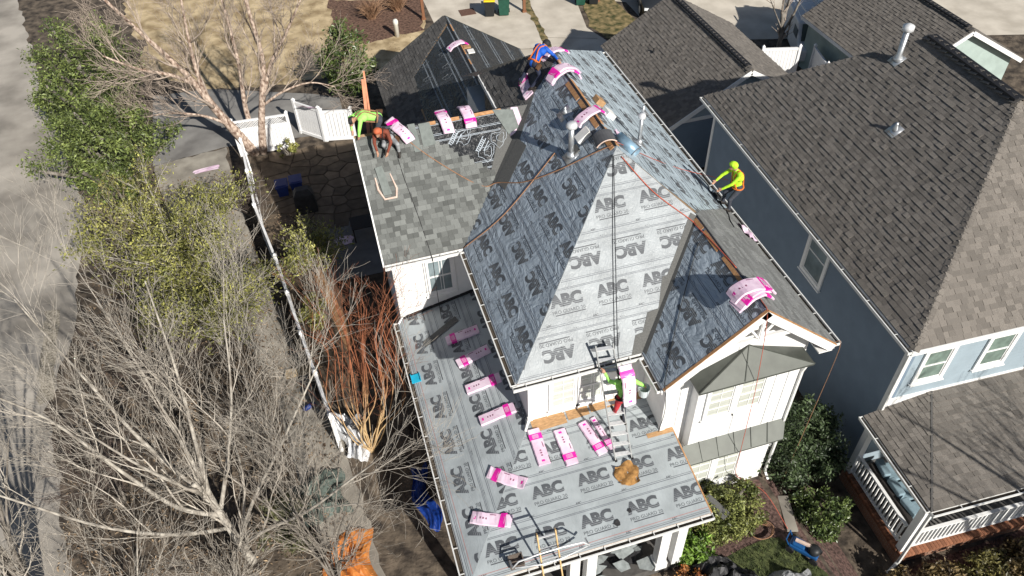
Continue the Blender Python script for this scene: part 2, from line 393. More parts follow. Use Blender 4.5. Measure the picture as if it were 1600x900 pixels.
def lay_tabs(parent, tabs, limit=300, stuff_name='shingle_field'):
    tabs.sort(key=lambda t: (t[0].P(t[1], t[2])-CAM).length)
    for S, u, v, wd, ln, th, lift, mat in tabs[:limit]:
        o = link('shingle', tab_mesh(mat)); at(o, S.P(u, v, lift+.006), S.u, S.w, S.n, parent, (wd, ln, th))
    by = {}
    for t in tabs[limit:]: by.setdefault(t[7].name, []).append(t)
    for k, ts in by.items():
        mb = MB(); fs = [(0,3,2,1),(4,5,6,7),(0,1,5,4),(2,3,7,6),(0,4,7,3),(1,2,6,5)]
        for S, u, v, wd, ln, th, lift, mat in ts:
            h = lift+.006
            mb.add([S.P(u,v,h),S.P(u+wd,v,h),S.P(u+wd,v+ln,h-.55*th),S.P(u,v+ln,h-.55*th),S.P(u,v,h+th),S.P(u+wd,v,h+th),S.P(u+wd,v+ln,h+.25*th),S.P(u,v+ln,h+.25*th)], fs)
        o = build(stuff_name, mb, MATS[k], parent); o['kind'] = 'stuff'
def ridge_caps(parent, a, b, mat, wd=.15, h=.03, step=.2, drop=.7, name='ridge_cap'):
    """overlapping bent cap shingles along a hip or ridge, one mesh piece each"""
    a, b = V(a), V(b); d = b-a; L = d.length; d.normalize(); X = d.cross(V((0,0,1))).normalized(); U = X.cross(d)
    n = max(1, int(L/step)); mb = MB()
    t = .012
    vs = []
    for y, k in ((0, h), (step*1.25, h*.45)):
        vs += [(-wd, y, -drop*wd+k), (0, y, k), (wd, y, -drop*wd+k), (-wd, y, -drop*wd+k-t), (0, y, k-t), (wd, y, -drop*wd+k-t)]
    mb.add(vs, [(0,1,7,6),(1,2,8,7),(3,9,10,4),(4,10,11,5),(0,3,4,1),(1,4,5,2),(6,7,10,9),(7,8,11,10),(0,6,9,3),(2,5,11,8)])
    me = mb.mesh(name, [mat])
    for i in range(n):
        o = link(name, me); at(o, a+d*(i*L/n), X, d, U, parent)
def deck(parent, pts, mat, th=.10, name='roof_deck'):
    p = [V(q) for q in pts]; n = V((0,0,0))
    for i in range(len(p)): n += p[i].cross(p[(i+1) % len(p)])
    n.normalize()
    if n.z < 0: n = -n
    mb = MB(); mb.prism(p, -n*th); return build(name, mb, mat, parent)
# ---- printed underlayment
def text_mb(body, size, offset=0.0, res=3):
    cu = bpy.data.curves.new('t', 'FONT'); cu.body = body; cu.size = size; cu.align_x = 'CENTER'; cu.resolution_u = res; cu.offset = offset
    o = bpy.data.objects.new('t', cu); col.objects.link(o)
    me = bpy.data.meshes.new_from_object(o.evaluated_get(bpy.context.evaluated_depsgraph_get()))
    vs = [tuple(v.co) for v in me.vertices]; fs = [tuple(p.vertices) for p in me.polygons]
    bpy.data.objects.remove(o); bpy.data.curves.remove(cu); bpy.data.meshes.remove(me)
    return vs, fs
def print_block():
    mb = MB()
    vs, fs = text_mb('ABC', .40, .024); xs_ = [v[0] for v in vs]; w0 = max(xs_)-min(xs_); ys_ = [v[1] for v in vs]; hh = max(ys_)-min(ys_)
    mb.add([(v[0]*.84/w0, (v[1]-min(ys_))*.33/hh, 0) for v in vs], fs)
    vs, fs = text_mb('PRO GUARD 20', .12, .0); xs_ = [v[0] for v in vs]; w0 = max(xs_)-min(xs_)
    mb.add([(v[0]*.84/w0, v[1]-.145, 0) for v in vs], fs)
    mb.add([(-.36,-.19,0),(.42,-.19,0),(.42,-.165,0),(-.36,-.165,0)], [(0,1,2,3)])
    vs, fs = text_mb('ABC', .075, .002); mb.add([(v[0]+.62, v[1]-.40, 0) for v in vs], fs)
    return mb
BLOCK = print_block(); BLOCK_ME = BLOCK.mesh('printed_lettering', [ink])
def pip(poly, p):
    c = False
    for i in range(len(poly)):
        a, b = poly[i], poly[i-1]
        if (a[1] > p[1]) != (b[1] > p[1]) and p[0] < (b[0]-a[0])*(p[1]-a[1])/(b[1]-a[1])+a[0]: c = not c
    return c
def strips(parent, S, poly, mat, rows, pitch=1.03, hip_clip=True, linemat=None, letters=True, v0=None, red_eave=False):
    """courses of underlayment, each lapping the one below; rows = [(phase, inverted)]"""
    vmin = min(p[1] for p in poly) if v0 is None else v0; vmax = max(p[1] for p in poly); k = 0
    while vmin+k*pitch < vmax-.02:
        a, b = vmin+k*pitch, min(vmin+(k+1)*pitch, vmax); q = band(poly, a-(.0 if k == 0 else .05), b)
        if len(q) >= 3:
            mb = MB(); hh = lambda v: .005+.0085*(1-(v-a)/pitch)
            top = [S.P(u, v, hh(v)+.004) for u, v in q]; bot = [S.P(u, v, hh(v)) for u, v in q]; n = len(q)
            mb.add(top+bot, [tuple(range(n)), tuple(range(2*n-1, n-1, -1))]+[(i, n+i, n+(i+1) % n, (i+1) % n) for i in range(n)])
            if (top[1]-top[0]).cross(top[2]-top[1]).dot(S.n) < 0: mb.f = [f[::-1] for f in mb.f]
            st = build('underlayment_strip', mb, mat, parent)
            lm = MB()
            for lv, wd, mi in ((a+.06,.007,0),(a+.10,.005,0),(b-.12,.006,0),(b-.09,.006,0)) + (((a+.16,.006,1),) if (red_eave and k == 0) else ()):
                for (x0, x1) in row_span(q, lv):
                    h = hh(lv)+.0055
                    lm.add([S.P(x0+.03,lv-wd,h),S.P(x1-.03,lv-wd,h),S.P(x1-.03,lv+wd,h),S.P(x0+.03,lv+wd,h)], [(0,1,2,3)], mi)
            if lm.f: build('printed_line', lm, [linemat or ink2, redink], st)
            if letters and k < len(rows) and rows[k] is not None:
                ph, inv = rows[k]; us = [p[0] for p in q]; u = ph
                while u > min(us)-.5: u -= 1.2
                vc = a+.50 if not inv else a+.62
                sg = -1 if inv else 1
                X, Y = S.u*sg, S.w*sg
                while u < max(us)+.6:
                    hz = hh(vc)+.0075
                    cs = [(u+sg*x, vc+sg*y) for x in (-.46,.0,.46,.76) for y in (-.42,-.2,.34)]
                    ins = [pip(poly, c) for c in cs]
                    loc = S.P(u, vc, hz)
                    if all(ins):
                        at(link('printed_lettering', BLOCK_ME), loc, X, Y, S.n, st)
                    elif any(ins):
                        bm = bmesh.new(); bm.from_mesh(BLOCK_ME)
                        for i in range(len(poly)):
                            p, r_ = poly[i], poly[(i+1) % len(poly)]; e = (r_[0]-p[0], r_[1]-p[1])
                            ar = sum(poly[j][0]*poly[(j+1) % len(poly)][1]-poly[(j+1) % len(poly)][0]*poly[j][1] for j in range(len(poly)))
                            no = (e[1], -e[0]) if ar > 0 else (-e[1], e[0])     # outward
                            pl = ((p[0]-u)*sg, (p[1]-vc)*sg, 0); nn = (no[0]*sg, no[1]*sg, 0)
                            if not bm.faces: break
                            bmesh.ops.bisect_plane(bm, geom=bm.verts[:]+bm.edges[:]+bm.faces[:], plane_co=pl, plane_no=nn, clear_outer=True)
                        if bm.faces:
                            me = bpy.data.meshes.new('printed_lettering'); bm.to_mesh(me); me.materials.append(ink)
                            at(link('printed_lettering', me), loc, X, Y, S.n, st)
                        bm.free()
                    u += 1.2
        k += 1
# ================================================================ the house being re-roofed
He, Wd, sl = 5.773, 7.8, .8517
xg, ga, xp, yw, ww = 3.22, 1.22, 5.51, 5.148, 2.29
Hp, PP, PQ = 3.027, 2.188, 3.173; s_f = .1547; s_l = .2162
H = thing('house', 'white house in the middle of re-roofing with grey printed underlayment on steep roofs', 'house', (3.9, 5, 0))
zF = lambda x, y: He+sl*y
zL = lambda x, y: He+sl*x
zR = lambda x, y: He+sl*(Wd-x)
zG = lambda x, y: He+sl*(x-xg)
zW = lambda x, y: He+sl*(y-yw)
zf = lambda x, y: Hp+s_f*(y+PQ)
zg = lambda x, y: Hp+s_l*(x+PP)
def pz(pl, f): return [(x, y, f(x, y)) for x, y in pl]
k_ = math.sqrt(1+sl*sl)
SF = Slope((0,0,He), (1,0,0), (0,1,sl)); SL = Slope((0,0,He), (0,-1,0), (1,0,sl)); SR = Slope((Wd,0,He), (0,1,0), (-1,0,sl))
SG = Slope((xg,0,He), (0,-1,0), (1,0,sl)); SW = Slope((0,yw,He), (1,0,0), (0,1,sl))
Sf = Slope((0,-PQ,Hp), (1,0,0), (0,1,s_f)); Sg = Slope((-PP,0,Hp), (0,-1,0), (1,0,s_l))
pF = [(0,0),(xg,0),(xp,xp-xg),(3.9,3.9)]
pL = [(0,0),(3.9,3.9),(3.9,8.6),(2.856,8.004),(0,yw)]
pL2 = [(3.9,8.6),(3.9,9.3),(2.15,11.1),(2.15,8.71),(2.856,8.004)]
pR = [(Wd,-ga),(Wd,14.45),(3.9,9.3),(3.9,3.9),(xp,xp-xg),(xp,-ga)]
pG = [(xg,-ga),(xp,-ga),(xp,xp-xg),(xg,0)]
pW = [(-ww,yw),(0,yw),(2.856,8.004),(-ww,8.004)]
pf = [(-PP,-PQ),(3.92,-PQ),(3.92,.4),(.4,.4)]
pg = [(-PP,-PQ),(.4,.4),(.4,5.55),(-PP,5.55)]
rdm = M('roof_board', (.30,.20,.12), .85, .2, 6)
for pl, f in ((pF,zF),(pL,zL),(pL2,zL),(pG,zG),(pW,zW)): deck(H, pz(pl,f), rdm)
deck(H, pz([(Wd,-ga),(Wd,14.45),(3.9,9.3),(3.9,3.9),(xp,xp-xg)],zR), rdm); deck(H, pz([(Wd,-ga),(xp,xp-xg),(xp,-ga)],zR), rdm)
deck(H, pz(pf,zf), rdm, .08); deck(H, pz(pg,zg), rdm, .08)
rb = MB(); rb.add([(3.9,9.3,9.093),(Wd,14.45,He),(2.15,14.45,He),(2.15,11.1,7.6)], [(0,1,2),(0,2,3)]); build('rear_roof', rb, ul_b, H)
rb = MB(); rb.prism([(-ww,8.004,zW(0,8.004)),(2.856,8.004,zW(0,8.004)),(2.15,8.71,zW(0,8.004)-.6),(2.15,10.86,He),(-ww,10.86,He)], (0,0,-.1)); build('wing_rear_roof', rb, sh_gar, H)
T = lambda S, pl, f: [S.uv((x, y, f(x, y))) for x, y in pl]
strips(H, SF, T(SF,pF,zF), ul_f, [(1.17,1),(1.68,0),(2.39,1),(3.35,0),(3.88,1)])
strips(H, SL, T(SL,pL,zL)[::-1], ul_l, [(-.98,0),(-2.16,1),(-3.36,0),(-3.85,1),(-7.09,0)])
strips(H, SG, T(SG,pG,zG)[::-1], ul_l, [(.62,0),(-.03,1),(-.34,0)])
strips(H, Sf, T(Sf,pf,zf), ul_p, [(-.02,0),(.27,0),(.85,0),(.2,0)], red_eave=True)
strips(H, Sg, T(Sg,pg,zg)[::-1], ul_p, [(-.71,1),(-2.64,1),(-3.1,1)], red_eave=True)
rpoly = [SR.uv((x,y,zR(x,y))) for x, y in pR]
# right slope: printed felt above, finished shingles along the eave and over the gable
r1 = [(3.2,0.0),(14.45,0),(9.3,k_*3.9),(3.9,k_*3.9),(3.0,k_*2.9),(2.45,k_*2.0)]
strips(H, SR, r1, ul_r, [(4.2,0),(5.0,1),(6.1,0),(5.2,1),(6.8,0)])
tabs = tabs_for(SR, [(-ga,0),(4.3,0),(2.75,k_*1.9),(2.35,k_*2.26),(-ga,k_*2.27)], 11, mat=sh_right, wid=(.25,.33,.5), lift=.012)
# left wing: shingled field on the left, black felt still bare top right
wpoly = [(-ww,0),(0,0),(1.15,1.5),(1.2,1.75),(.95,1.85),(.7,2.15),(.35,2.5),(0,2.85),(-.35,3.2),(-.62,3.55),(-.65,3.74),(-ww,3.74)]
# stagger the laid edge: rows end where the crew stopped
tw = []
for t in tabs_for(SW, [(-ww,0),(0,0),(2.856,k_*2.856),(-ww,k_*2.856)], 7, wid=(.13,.16,.19,.23), mat=sh_new, lift=.016):
    u, v = t[1], t[2]
    lim = 9 if v < 1.75 else 1.45-(v-1.75)*1.13
    lim = min(lim, v/k_*1.0+.12)
    if u+t[3]*.5 < lim and v < 3.55: tw.append(t)
strips(H, SW, [(-.9,2.0),(1.6,1.2),(2.5,3.0),(2.856,k_*2.856),(-1.3,k_*2.856)], ul_b, [], letters=False, v0=1.2, linemat=wink)
for p in ([(-.62,2.7),(-.3,2.62),(.0,2.95)],): pass
# white print on the black felt: bars and outlined blobs, too small to read
rngw = random.Random(8)
wm = MB()
def wblob(u, v, a, b, rot):
    pts = []
    for i in range(15):
        t = 6.283*i/14; rr = 1+.22*math.sin(3*t+u)+.12*math.sin(5*t)
        x, y = a*rr*math.cos(t), b*rr*math.sin(t); pts.append(SW.P(u+x*math.cos(rot)-y*math.sin(rot), v+x*math.sin(rot)+y*math.cos(rot), .0165))
    wm.tube(pts, .009, 4)
def wbar(u, v, L, t, rot):
    d = SW.u*math.cos(rot)+SW.w*math.sin(rot); c = SW.P(u, v, .017); wm.bar(c-d*L/2, c+d*L/2, t, .003, SW.n)
for (u, v) in ((.75,3.15),(1.75,2.9),(1.3,2.55)):
    wblob(u, v, .26, .2, .6); wblob(u+.05, v+.02, .14, .1, .9)
for (u, v, r) in ((.42,3.2,.9),(1.15,2.85,.9),(1.55,2.25,.7)):
    for j in range(3): wbar(u+.09*j, v-.05*j, .5-.08*j, .022, r)
    for j in range(7): wbar(u-.1+.04*j, v-.2+.045*j, .09, .022, r+1.4)
build('printed_emblem', wm, wink, H)
# shingled piece of the main slope beyond the wing
tl = tabs_for(SL, [SL.uv((x,y,zL(x,y))) for x, y in pL2][::-1], 21, mat=sh_gar)
lay_tabs(H, tw+tl, 300); lay_tabs(H, tabs, 0)
base = MB(); base.prism([SR.P(-ga,.0,.004),SR.P(4.3,.0,.004),SR.P(2.75,k_*1.9,.004),SR.P(2.35,k_*2.26,.004),SR.P(-ga,k_*2.27,.004)], SR.n*.006); build('starter_layer', base, sh_right, H)
base = MB(); base.prism([SW.P(-ww,0,.001),SW.P(0,0,.001),SW.P(1.3,1.3*k_,.001),SW.P(-.75,k_*2.80,.001),SW.P(-ww,k_*2.8,.001)], SW.n*.003); build('starter_layer', base, valleym, H)
# valley rolls and starter strips
def valley(name, pts, S, h, mat=valleym):
    mb = MB(); mb.prism([S.P(u, v, h) for u, v in pts], S.n*.004); build(name, mb, mat, H)
valley('valley_roll', [(2.92,-.02),(3.26,-.02),(5.5,k_*2.27),(5.36,k_*2.36),(4.35,k_*1.3),(4.2,k_*1.28),(3.9,k_*.72),(3.6,k_*.70),(3.35,k_*.36),(3.15,k_*.34)], SF, .0165)
valley('valley_roll', [(-.0,.02),(.15,.05),(-2.15,k_*2.26),(-2.28,k_*2.28)], SG, .0165)
vp = [(-5.13-1.0,k_*.98),(-5.13-1.35,k_*.92),(-8.2,k_*2.62),(-8.75,k_*2.75),(-8.6,k_*3.25),(-8.05,k_*3.05),(-7.0,k_*2.28),(-6.55,k_*1.75)]
valley('valley_roll', vp, SL, .0175)
valley('valley_roll', [(1.15,k_*1.3),(1.28,k_*1.28),(2.84,k_*2.83),(2.2,k_*2.84),(1.75,k_*2.25)], SW, .0175)
valley('valley_patch', [(-6.3,k_*1.35),(-5.75,k_*1.45),(-6.55,k_*2.35),(-7.1,k_*2.25)], SL, .0225)
# exposed ridge boards and the slots between them
def board(name, a, b, wd, th, up, mat=lumber):
    mb = MB(); mb.bar(a, b, wd, th, up); return build(name, mb, mat, H)
Zr = He+sl*3.9
for (a, b) in ((3.95,4.75),(5.0,5.45),(5.85,6.35),(6.45,7.35)):
    board('ridge_board', (3.81,a,Zr-.055), (3.81,b,Zr-.055), .13, .02, SL.n); board('ridge_board', (3.99,a+.1,Zr-.055), (3.99,b+.15,Zr-.055), .13, .02, SR.n)
mb = MB(); mb.bar((3.9,3.95,Zr+.004), (3.9,8.9,Zr+.004), .05, .03); build('ridge_slot', mb, black, H)
zg_ = He+sl*(xp-xg)
for a, b in ((-.3,.7),(.95,1.7),(1.8,2.2)): board('ridge_board', (xp-.08,a,zg_-.042), (xp-.08,b,zg_-.042), .1, .02, SG.n)
mb = MB(); mb.bar((xp,-1.15,zg_+.004), (xp,2.25,zg_+.004), .04, .03); build('ridge_slot', mb, black, H)
zwr = He+sl*2.856
for a, b in ((-1.2,-.95),(-.2,.05),(.5,.75),(1.2,2.0)): board('ridge_board', (a,7.95,zwr-.02), (b,7.95,zwr-.02), .10, .03, SW.n)
mb = MB(); mb.bar((-1.3,8.02,zwr+.0), (2.6,8.02,zwr+.0), .05, .03); build('ridge_slot', mb, black, H)
# bare sheathing along the wall over the porch
for i, (a, b, d) in enumerate(((.42,1.35,.30),(1.4,2.0,.22),(2.05,3.58,.16))):
    mb = MB(); mb.prism([Sf.P(a,3.56-d,.017),Sf.P(b,3.56-d*.9,.017),Sf.P(b,3.62,.017),Sf.P(a,3.62,.017)], Sf.n*.006); build('bare_sheathing', mb, deckm, H)
mb = MB(); mb.prism([Sf.P(3.2,2.27,.017),Sf.P(3.93,2.27,.017),Sf.P(3.93,2.40,.017),Sf.P(3.2,2.40,.017)], Sf.n*.006); build('bare_sheathing', mb, deckm, H)
# orange-brown drip edge boards, fascias and gutters
def fascia(a, b, h=.17, th=.025, mat=trimw, nm='fascia'):
    mb = MB(); a, b = V(a), V(b); mb.bar(a-V((0,0,h/2)), b-V((0,0,h/2)), th, h); return build(nm, mb, mat, H)
e = .015
fascia((-e,0,He-.02),(-e,yw-.1,He-.02)); fascia((0,-e,He-.02),(xg-.02,-e,He-.02)); fascia((-ww,yw-e,He-.02),(-.02,yw-e,He-.02))
fascia((Wd+e,-ga,He-.02),(Wd+e,14.4,He-.02)); fascia((xg-e,-ga,He-.02),(xg-e,-.03,He-.02))
gutter(H, (-.03,-.0,He-.01), (-.03,yw-.15,He-.01), (-1,0,0)); gutter(H, (-.13,-.03,He-.01), (xg-.03,-.03,He-.01), (0,-1,0))
gutter(H, (xg-.03,-ga,He-.01), (xg-.03,-.17,He-.01), (-1,0,0), .5); gutter(H, (-ww,yw-.03,He-.01), (-.17,yw-.03,He-.01), (0,-1,0), .8)
gutter(H, (Wd+.03,-ga,He-.01), (Wd+.03,14.4,He-.01), (1,0,0), .7)
gutter(H, (-PP-.02,-PQ,Hp-.0), (-PP-.02,5.5,Hp-.0), (-1,0,0)); gutter(H, (-PP-.15,-PQ-.02,Hp-.0), (3.94,-PQ-.02,Hp-.0), (0,-1,0))
fascia((-PP-.003,-PQ+.03,Hp-.02),(-PP-.003,5.5,Hp-.02)); fascia((-PP+.03,-PQ-.003,Hp-.02),(3.9,-PQ-.003,Hp-.02)); fascia((3.94,-PQ,Hp-.02),(3.94,-.82,Hp+.34))
mb = MB(); mb.bar((3.925,-PQ,Hp+.012),(3.925,-.82,Hp+.375),.035,.02); build('edge_board', mb, lumber, H)
# gable rakes and the wing's open end
for a, b in (((xg,-ga-.03,He),(xp,-ga-.03,zg_)), ((xp,-ga-.03,zg_),(Wd,-ga-.03,He))):
    a, b = V(a), V(b); n = V((0,-1,0)).cross(b-a).normalized(); n = n if n.z > 0 else -n
    mb = MB(); mb.bar(a-n*.11, b-n*.11, .05, .22, n); build('rake_board', mb, trimw, H)
    mb = MB(); mb.bar(a+V((0,.01,0))+n*.012, b+V((0,.01,0))+n*.012, .07, .02, n); build('drip_edge', mb, lumber, H)
mb = MB(); mb.bar((-ww-.02,yw,He-.10), (-ww-.02,8.0,zwr-.10), .04, .2, V((0,-sl,1))); build('rake_board', mb, trimw, H)
mb = MB(); mb.bar((2.13,8.7,7.55), (2.13,11.1,7.55), .05, .16); build('rake_board', mb, trimw, H)
# brackets and cross tie of the front gable
mb = MB()
yb = -ga+.02
mb.bar((xp,yb,zg_-.2), (xp,yb,zg_-.95), .10, .08, V((0,1,0)))
mb.bar((xp-.95,yb+.02,zg_-1.0), (xp+.95,yb+.02,zg_-1.0), .08, .12)
for s in (-1,1): mb.tube([(xp+s*.06,yb,zg_-.9),(xp+s*.3,yb,zg_-.55),(xp+s*.42,yb,zg_-.42)], .04, 5)
build('gable_bracket', mb, trimw, H)
dm = MB(); dm.box((0,0,0), (.09,.14,.13)); dme = dm.mesh('dentil', [trimw])
for s in (-1,1):
    for i in range(7):
        t = .12+.11*i; x = xp+s*2.25*t; z = zg_-2.25*t*sl-.34
        at(link('dentil', dme), (x,-.89,z), V((1,0,0)), V((0,1,0)), V((0,0,1)), H)
# walls: board siding with raised battens
def wall(name, lo, hi): 
    mb = MB(); mb.b2(lo, hi); return build(name, mb, white, H)
wall('wall', (.4,.4,0), (7.4,9.2,5.62)); wall('wall', (2.3,9.202,0), (7.4,13.9,5.62)); wall('wall', (3.6,-.8,0), (7.4,.398,5.62)); wall('wall', (-2.02,5.55,0), (.398,10.4,5.62))
mb = MB(); mb.prism([(3.6,-.8,5.62),(7.4,-.8,5.62),(xp,-.8,5.62+1.9*sl)], (0,.2,0)); build('gable_wall', mb, white, H)
mb = MB(); mb.prism([(-2.02,5.55,5.62),(-2.02,10.4,5.62),(-2.02,8.0,5.62+2.4*sl)], (.15,0,0)); build('gable_wall', mb, white, H)
mb = MB(); mb.b2((2.22,9.0,5.63), (4.2,10.8,7.35)); build('upper_wall_shaded', mb, ul_b, H)  # white wall given black felt colour to stand in for shade
mb = MB()
for lo, hi in (((.02,.02,He-.24),(xg+.38,.39,He-.20)), ((.02,.4,He-.24),(.39,yw+.3,He-.20)), ((-ww+.02,yw+.02,He-.24),(.0,5.54,He-.20)), ((xg+.02,-.79,He-.24),(3.59,.0,He-.20)), ((7.41,-ga,He-.24),(Wd-.02,14,He-.20))): mb.b2(lo, hi)
build('soffit', mb, trimw, H)
bt = MB(); bt.b2((-.012,-.02,0), (.012,0,1)); btm = bt.mesh('batten', [white])
for x in [-1.9+.42*i for i in range(6)]: at(link('batten', btm), (x,5.549,3.35), V((1,0,0)), V((0,1,0)), V((0,0,1)), H, (1,1,2.15))
for x in [.48+.42*i for i in range(8)]: at(link('batten', btm), (x,.399,3.55), V((1,0,0)), V((0,1,0)), V((0,0,1)), H, (1,1,1.98))
for x in (3.7,4.0): at(link('batten', btm), (x,-.801,3.4), V((1,0,0)), V((0,1,0)), V((0,0,1)), H, (1,1,2.15))
# corner boards
for (x, y, z0, z1) in ((-2.02,5.55,3.1,5.5),(.4,.4,3.5,5.5),(3.6,-.8,3.35,5.5)):
    mb = MB(); mb.b2((x-.025,y-.025,z0), (x+.09,y-.002,z1)); mb.b2((x-.025,y-.002,z0), (x-.002,y+.09,z1)); build('corner_board', mb, trimw, H)
# wall flashing where the porch roof dies into the wing
mb = MB(); mb.prism([(-2.15,5.52,3.06),(.38,5.52,3.62),(.38,5.52,3.72),(-2.15,5.52,3.16)], (0,.025,0)); build('step_flashing', mb, black, H)
for (x, w1) in ((1.32,.62),(2.08,.62)): window(H, (x,.398,4.5), (1,0,0), (0,-1,0), w1, 1.15, glass_l, .08, grid=(1,1))
window(H, (-.72,5.548,4.55), (1,0,0), (0,-1,0), .72, 1.25, glass_m, .1, grid=(1,0))
# bay under the gable
bay = MB(); bay.b2((4.3,-1.12,2.6), (7.16,-.802,5.36)); bay.b2((4.28,-1.11,0), (6.98,-.803,2.6)); build('bay', bay, white, H)
for c in ((4.95,),(5.8,)): window(H, (c[0],-1.122,4.55), (1,0,0), (0,-1,0), .66, 1.2, glass_l, .09, grid=(1,1))
for c in (4.85,5.7): window(H, (c,-1.112,1.25), (1,0,0), (0,-1,0), .66, 1.45, glass_l, .09, grid=(1,1))
for x in (6.45,6.8):
    at(link('batten', btm), (x,-1.121,2.9), V((1,0,0)), V((0,1,0)), V((0,0,1)), H, (1,1,2.4))
br = MB()
A = [(4.14,-1.36,5.40),(7.26,-1.36,5.38),(7.26,-.81,5.40),(4.14,-.81,5.42)]; tp = (5.62,-.815,6.06)
br.add([A[0],A[1],A[2],A[3],tp,(4.14,-1.36,5.34),(7.26,-1.36,5.32),(7.26,-.81,5.34),(4.14,-.81,5.36)], [(0,1,4),(1,2,4),(3,0,4),(0,5,6,1),(1,6,7,2),(3,8,5,0),(5,8,7,6)])
bro = build('bay_roof', br, metal_dk, H)
sm = MB()
for a, b in ((A[0],tp),((5.35,-1.36,5.40),tp),(A[1],tp)): sm.bar(V(a)+V((0,0,.012)), V(b)+V((0,0,.012)), .02, .024)
build('seam', sm, metal_dk, bro)
sk = MB(); sk.add([(4.12,-1.52,2.52),(6.98,-1.52,2.50),(7.2,-1.12,2.86),(4.16,-1.12,2.86),(4.12,-1.52,2.47),(6.98,-1.52,2.45)], [(0,1,2,3),(4,5,1,0),(1,5,2),(0,3,4)])
sko = build('skirt_roof', sk, metal_dk, H)
sm = MB()
for i in range(1,6): x = 4.12+2.86*i/6; sm.bar((x,-1.52,2.53), (x+.03*i,-1.125,2.88), .016, .02)
build('seam', sm, metal_dk, sko)
downspout(H, [(7.2,-1.2,5.2),(7.15,-1.16,4.9),(7.12,-1.16,.3),(7.15,-1.35,.12)])
downspout(H, [(.36,.33,3.85),(.36,.33,3.72),(.2,.1,3.62)], .04)
downspout(H, [(-2.1,5.42,5.6),(-2.06,5.5,5.3),(-2.06,5.5,3.2),(-2.2,5.4,3.08)], .04)
# side yard access window well seen as a dark frame on the wing's end wall
window(H, (-2.022,8.9,3.9), (0,1,0), (-1,0,0), .9, 1.3, glass, .08)
window(H, (-2.022,6.6,3.9), (0,1,0), (-1,0,0), .8, 1.3, glass, .08)
# porch below the low roof: floor, columns, beam
mb = MB(); mb.b2((-2.0,-2.95,.0), (3.6,.39,.32)); build('porch_floor', mb, M('porch_deck', (.09,.085,.08), .8, .2, 5), H)
for x in (-1.85,.5,2.95):
    mb = MB(); mb.b2((x-.13,-2.98,.32), (x+.13,-2.72,2.9)); mb.b2((x-.17,-3.02,.32), (x+.17,-2.68,.6)); mb.b2((x-.17,-3.02,2.7), (x+.17,-2.68,2.86)); build('porch_column', mb, trimw, H)
for x in (.95,3.4):
    mb = MB(); mb.b2((x-.13,-2.98,.32), (x+.13,-2.72,2.9)); build('porch_column', mb, trimw, H)
mb = MB(); mb.b2((-1.98,-2.98,2.86), (3.7,-2.74,2.94)); mb.b2((-1.98,-2.74,2.86), (-1.76,5.4,2.94)); build('porch_beam', mb, trimw, H)
# vents standing on the roof
def vent(base, h, r, cap=True):
    b = V(base); n = SL.n if b.x < 3.9 else SR.n
    mb = MB(); X = V((0,1,0)); Y = n.cross(X)
    mb.box(b+n*.022, (.42,.42,.012), (X, Y, n)); mb.lathe([(r*1.9,.0),(r*1.7,.06),(r*1.05,.16)], b, 14)
    mb.lathe([(r,.0),(r,h)], b, 14)
    o = build('vent_pipe', mb, galv, H, True)
    if cap:
        c = MB(); c.lathe([(.004,h+.12),(r*1.5,h+.11),(r*2.0,h+.04),(r*2.0,h-.02),(r*1.2,h-.05)], b, 16); build('vent_cap', c, alum, o, True)
    return o
vent((3.05,4.87,8.37), .92, .075); vent((5.28,5.42,7.92), .85, .055); vent((3.42,6.41,8.68), .22, .04, False)
vent((7.3,9.4,6.2), .22, .03, False)
# ================================================================ garage behind the house
GR = thing('garage', 'low garage behind the white house, roof half shingled and half black felt', 'garage', (3.2, 19, 0))
gx, gy0, gy1, gh, gr_, gz = 3.2, 14.0, 21.8, 3.5, 4.7, 2.45
gs = (gr_-gz)/gh; gk = math.sqrt(1+gs*gs)
SgL = Slope((gx-gh,0,gz), (0,-1,0), (1,0,gs)); SgR = Slope((gx+gh,0,gz), (0,1,0), (-1,0,gs))
deck(GR, [(gx-gh,gy0,gz),(gx,gy0,gr_),(gx,gy1,gr_),(gx-gh,gy1,gz)], rdm); deck(GR, [(gx+gh,gy0,gz),(gx+gh,gy1,gz),(gx,gy1,gr_),(gx,gy0,gr_)], rdm)
strips(GR, SgR, [(gy0,0),(gy1,0),(gy1,gk*gh),(gy0,gk*gh)], ul_b, [], letters=False, linemat=wink)
strips(GR, SgL, [(-gy1+.9,gk*gh),(-gy1+2.6,gk*1.4),(-gy0,gk*1.2),(-gy0,gk*gh)], ul_b, [], letters=False, v0=gk*1.2, linemat=wink)
wm = MB(); rg2 = random.Random(3)
def gmark(S, u, v, rot, sgn=1):
    global wm
    d = S.u*math.cos(rot)+S.w*math.sin(rot); e_ = S.u*-math.sin(rot)+S.w*math.cos(rot)
    for j in range(2): c = S.P(u, v, .017)-e_*.09*j; wm.bar(c-d*.33, c+d*.33, .02, .003, S.n)
    c = S.P(u, v, .017)+e_*.2
    pts = [c+d*.22*math.cos(t*.449)*(1+.3*math.sin(t*1.3))+e_*.13*math.sin(t*.449)*(1+.25*math.cos(t*2.1)) for t in range(15)]
    wm.tube(pts, .012, 4)
    for j in range(4): c2_ = c+d*(-.2+.13*j); wm.bar(c2_-e_*.08, c2_+e_*.08, .022, .003, S.n)
for (u, v) in ((-20.2,3.2),(-19.0,3.3),(-18.0,3.2),(-19.3,2.3),(-18.2,2.2),(-17.3,3.0),(-17.2,2.1)): gmark(SgL, u, v, 1.2)
for i in range(4):
    for j in range(3): gmark(SgR, 17.2+1.2*i+.3*j, .7+1.1*j, .2)
build('printed_emblem', wm, M('ink_faint', (.10,.112,.125), .5, .2, 14), GR)
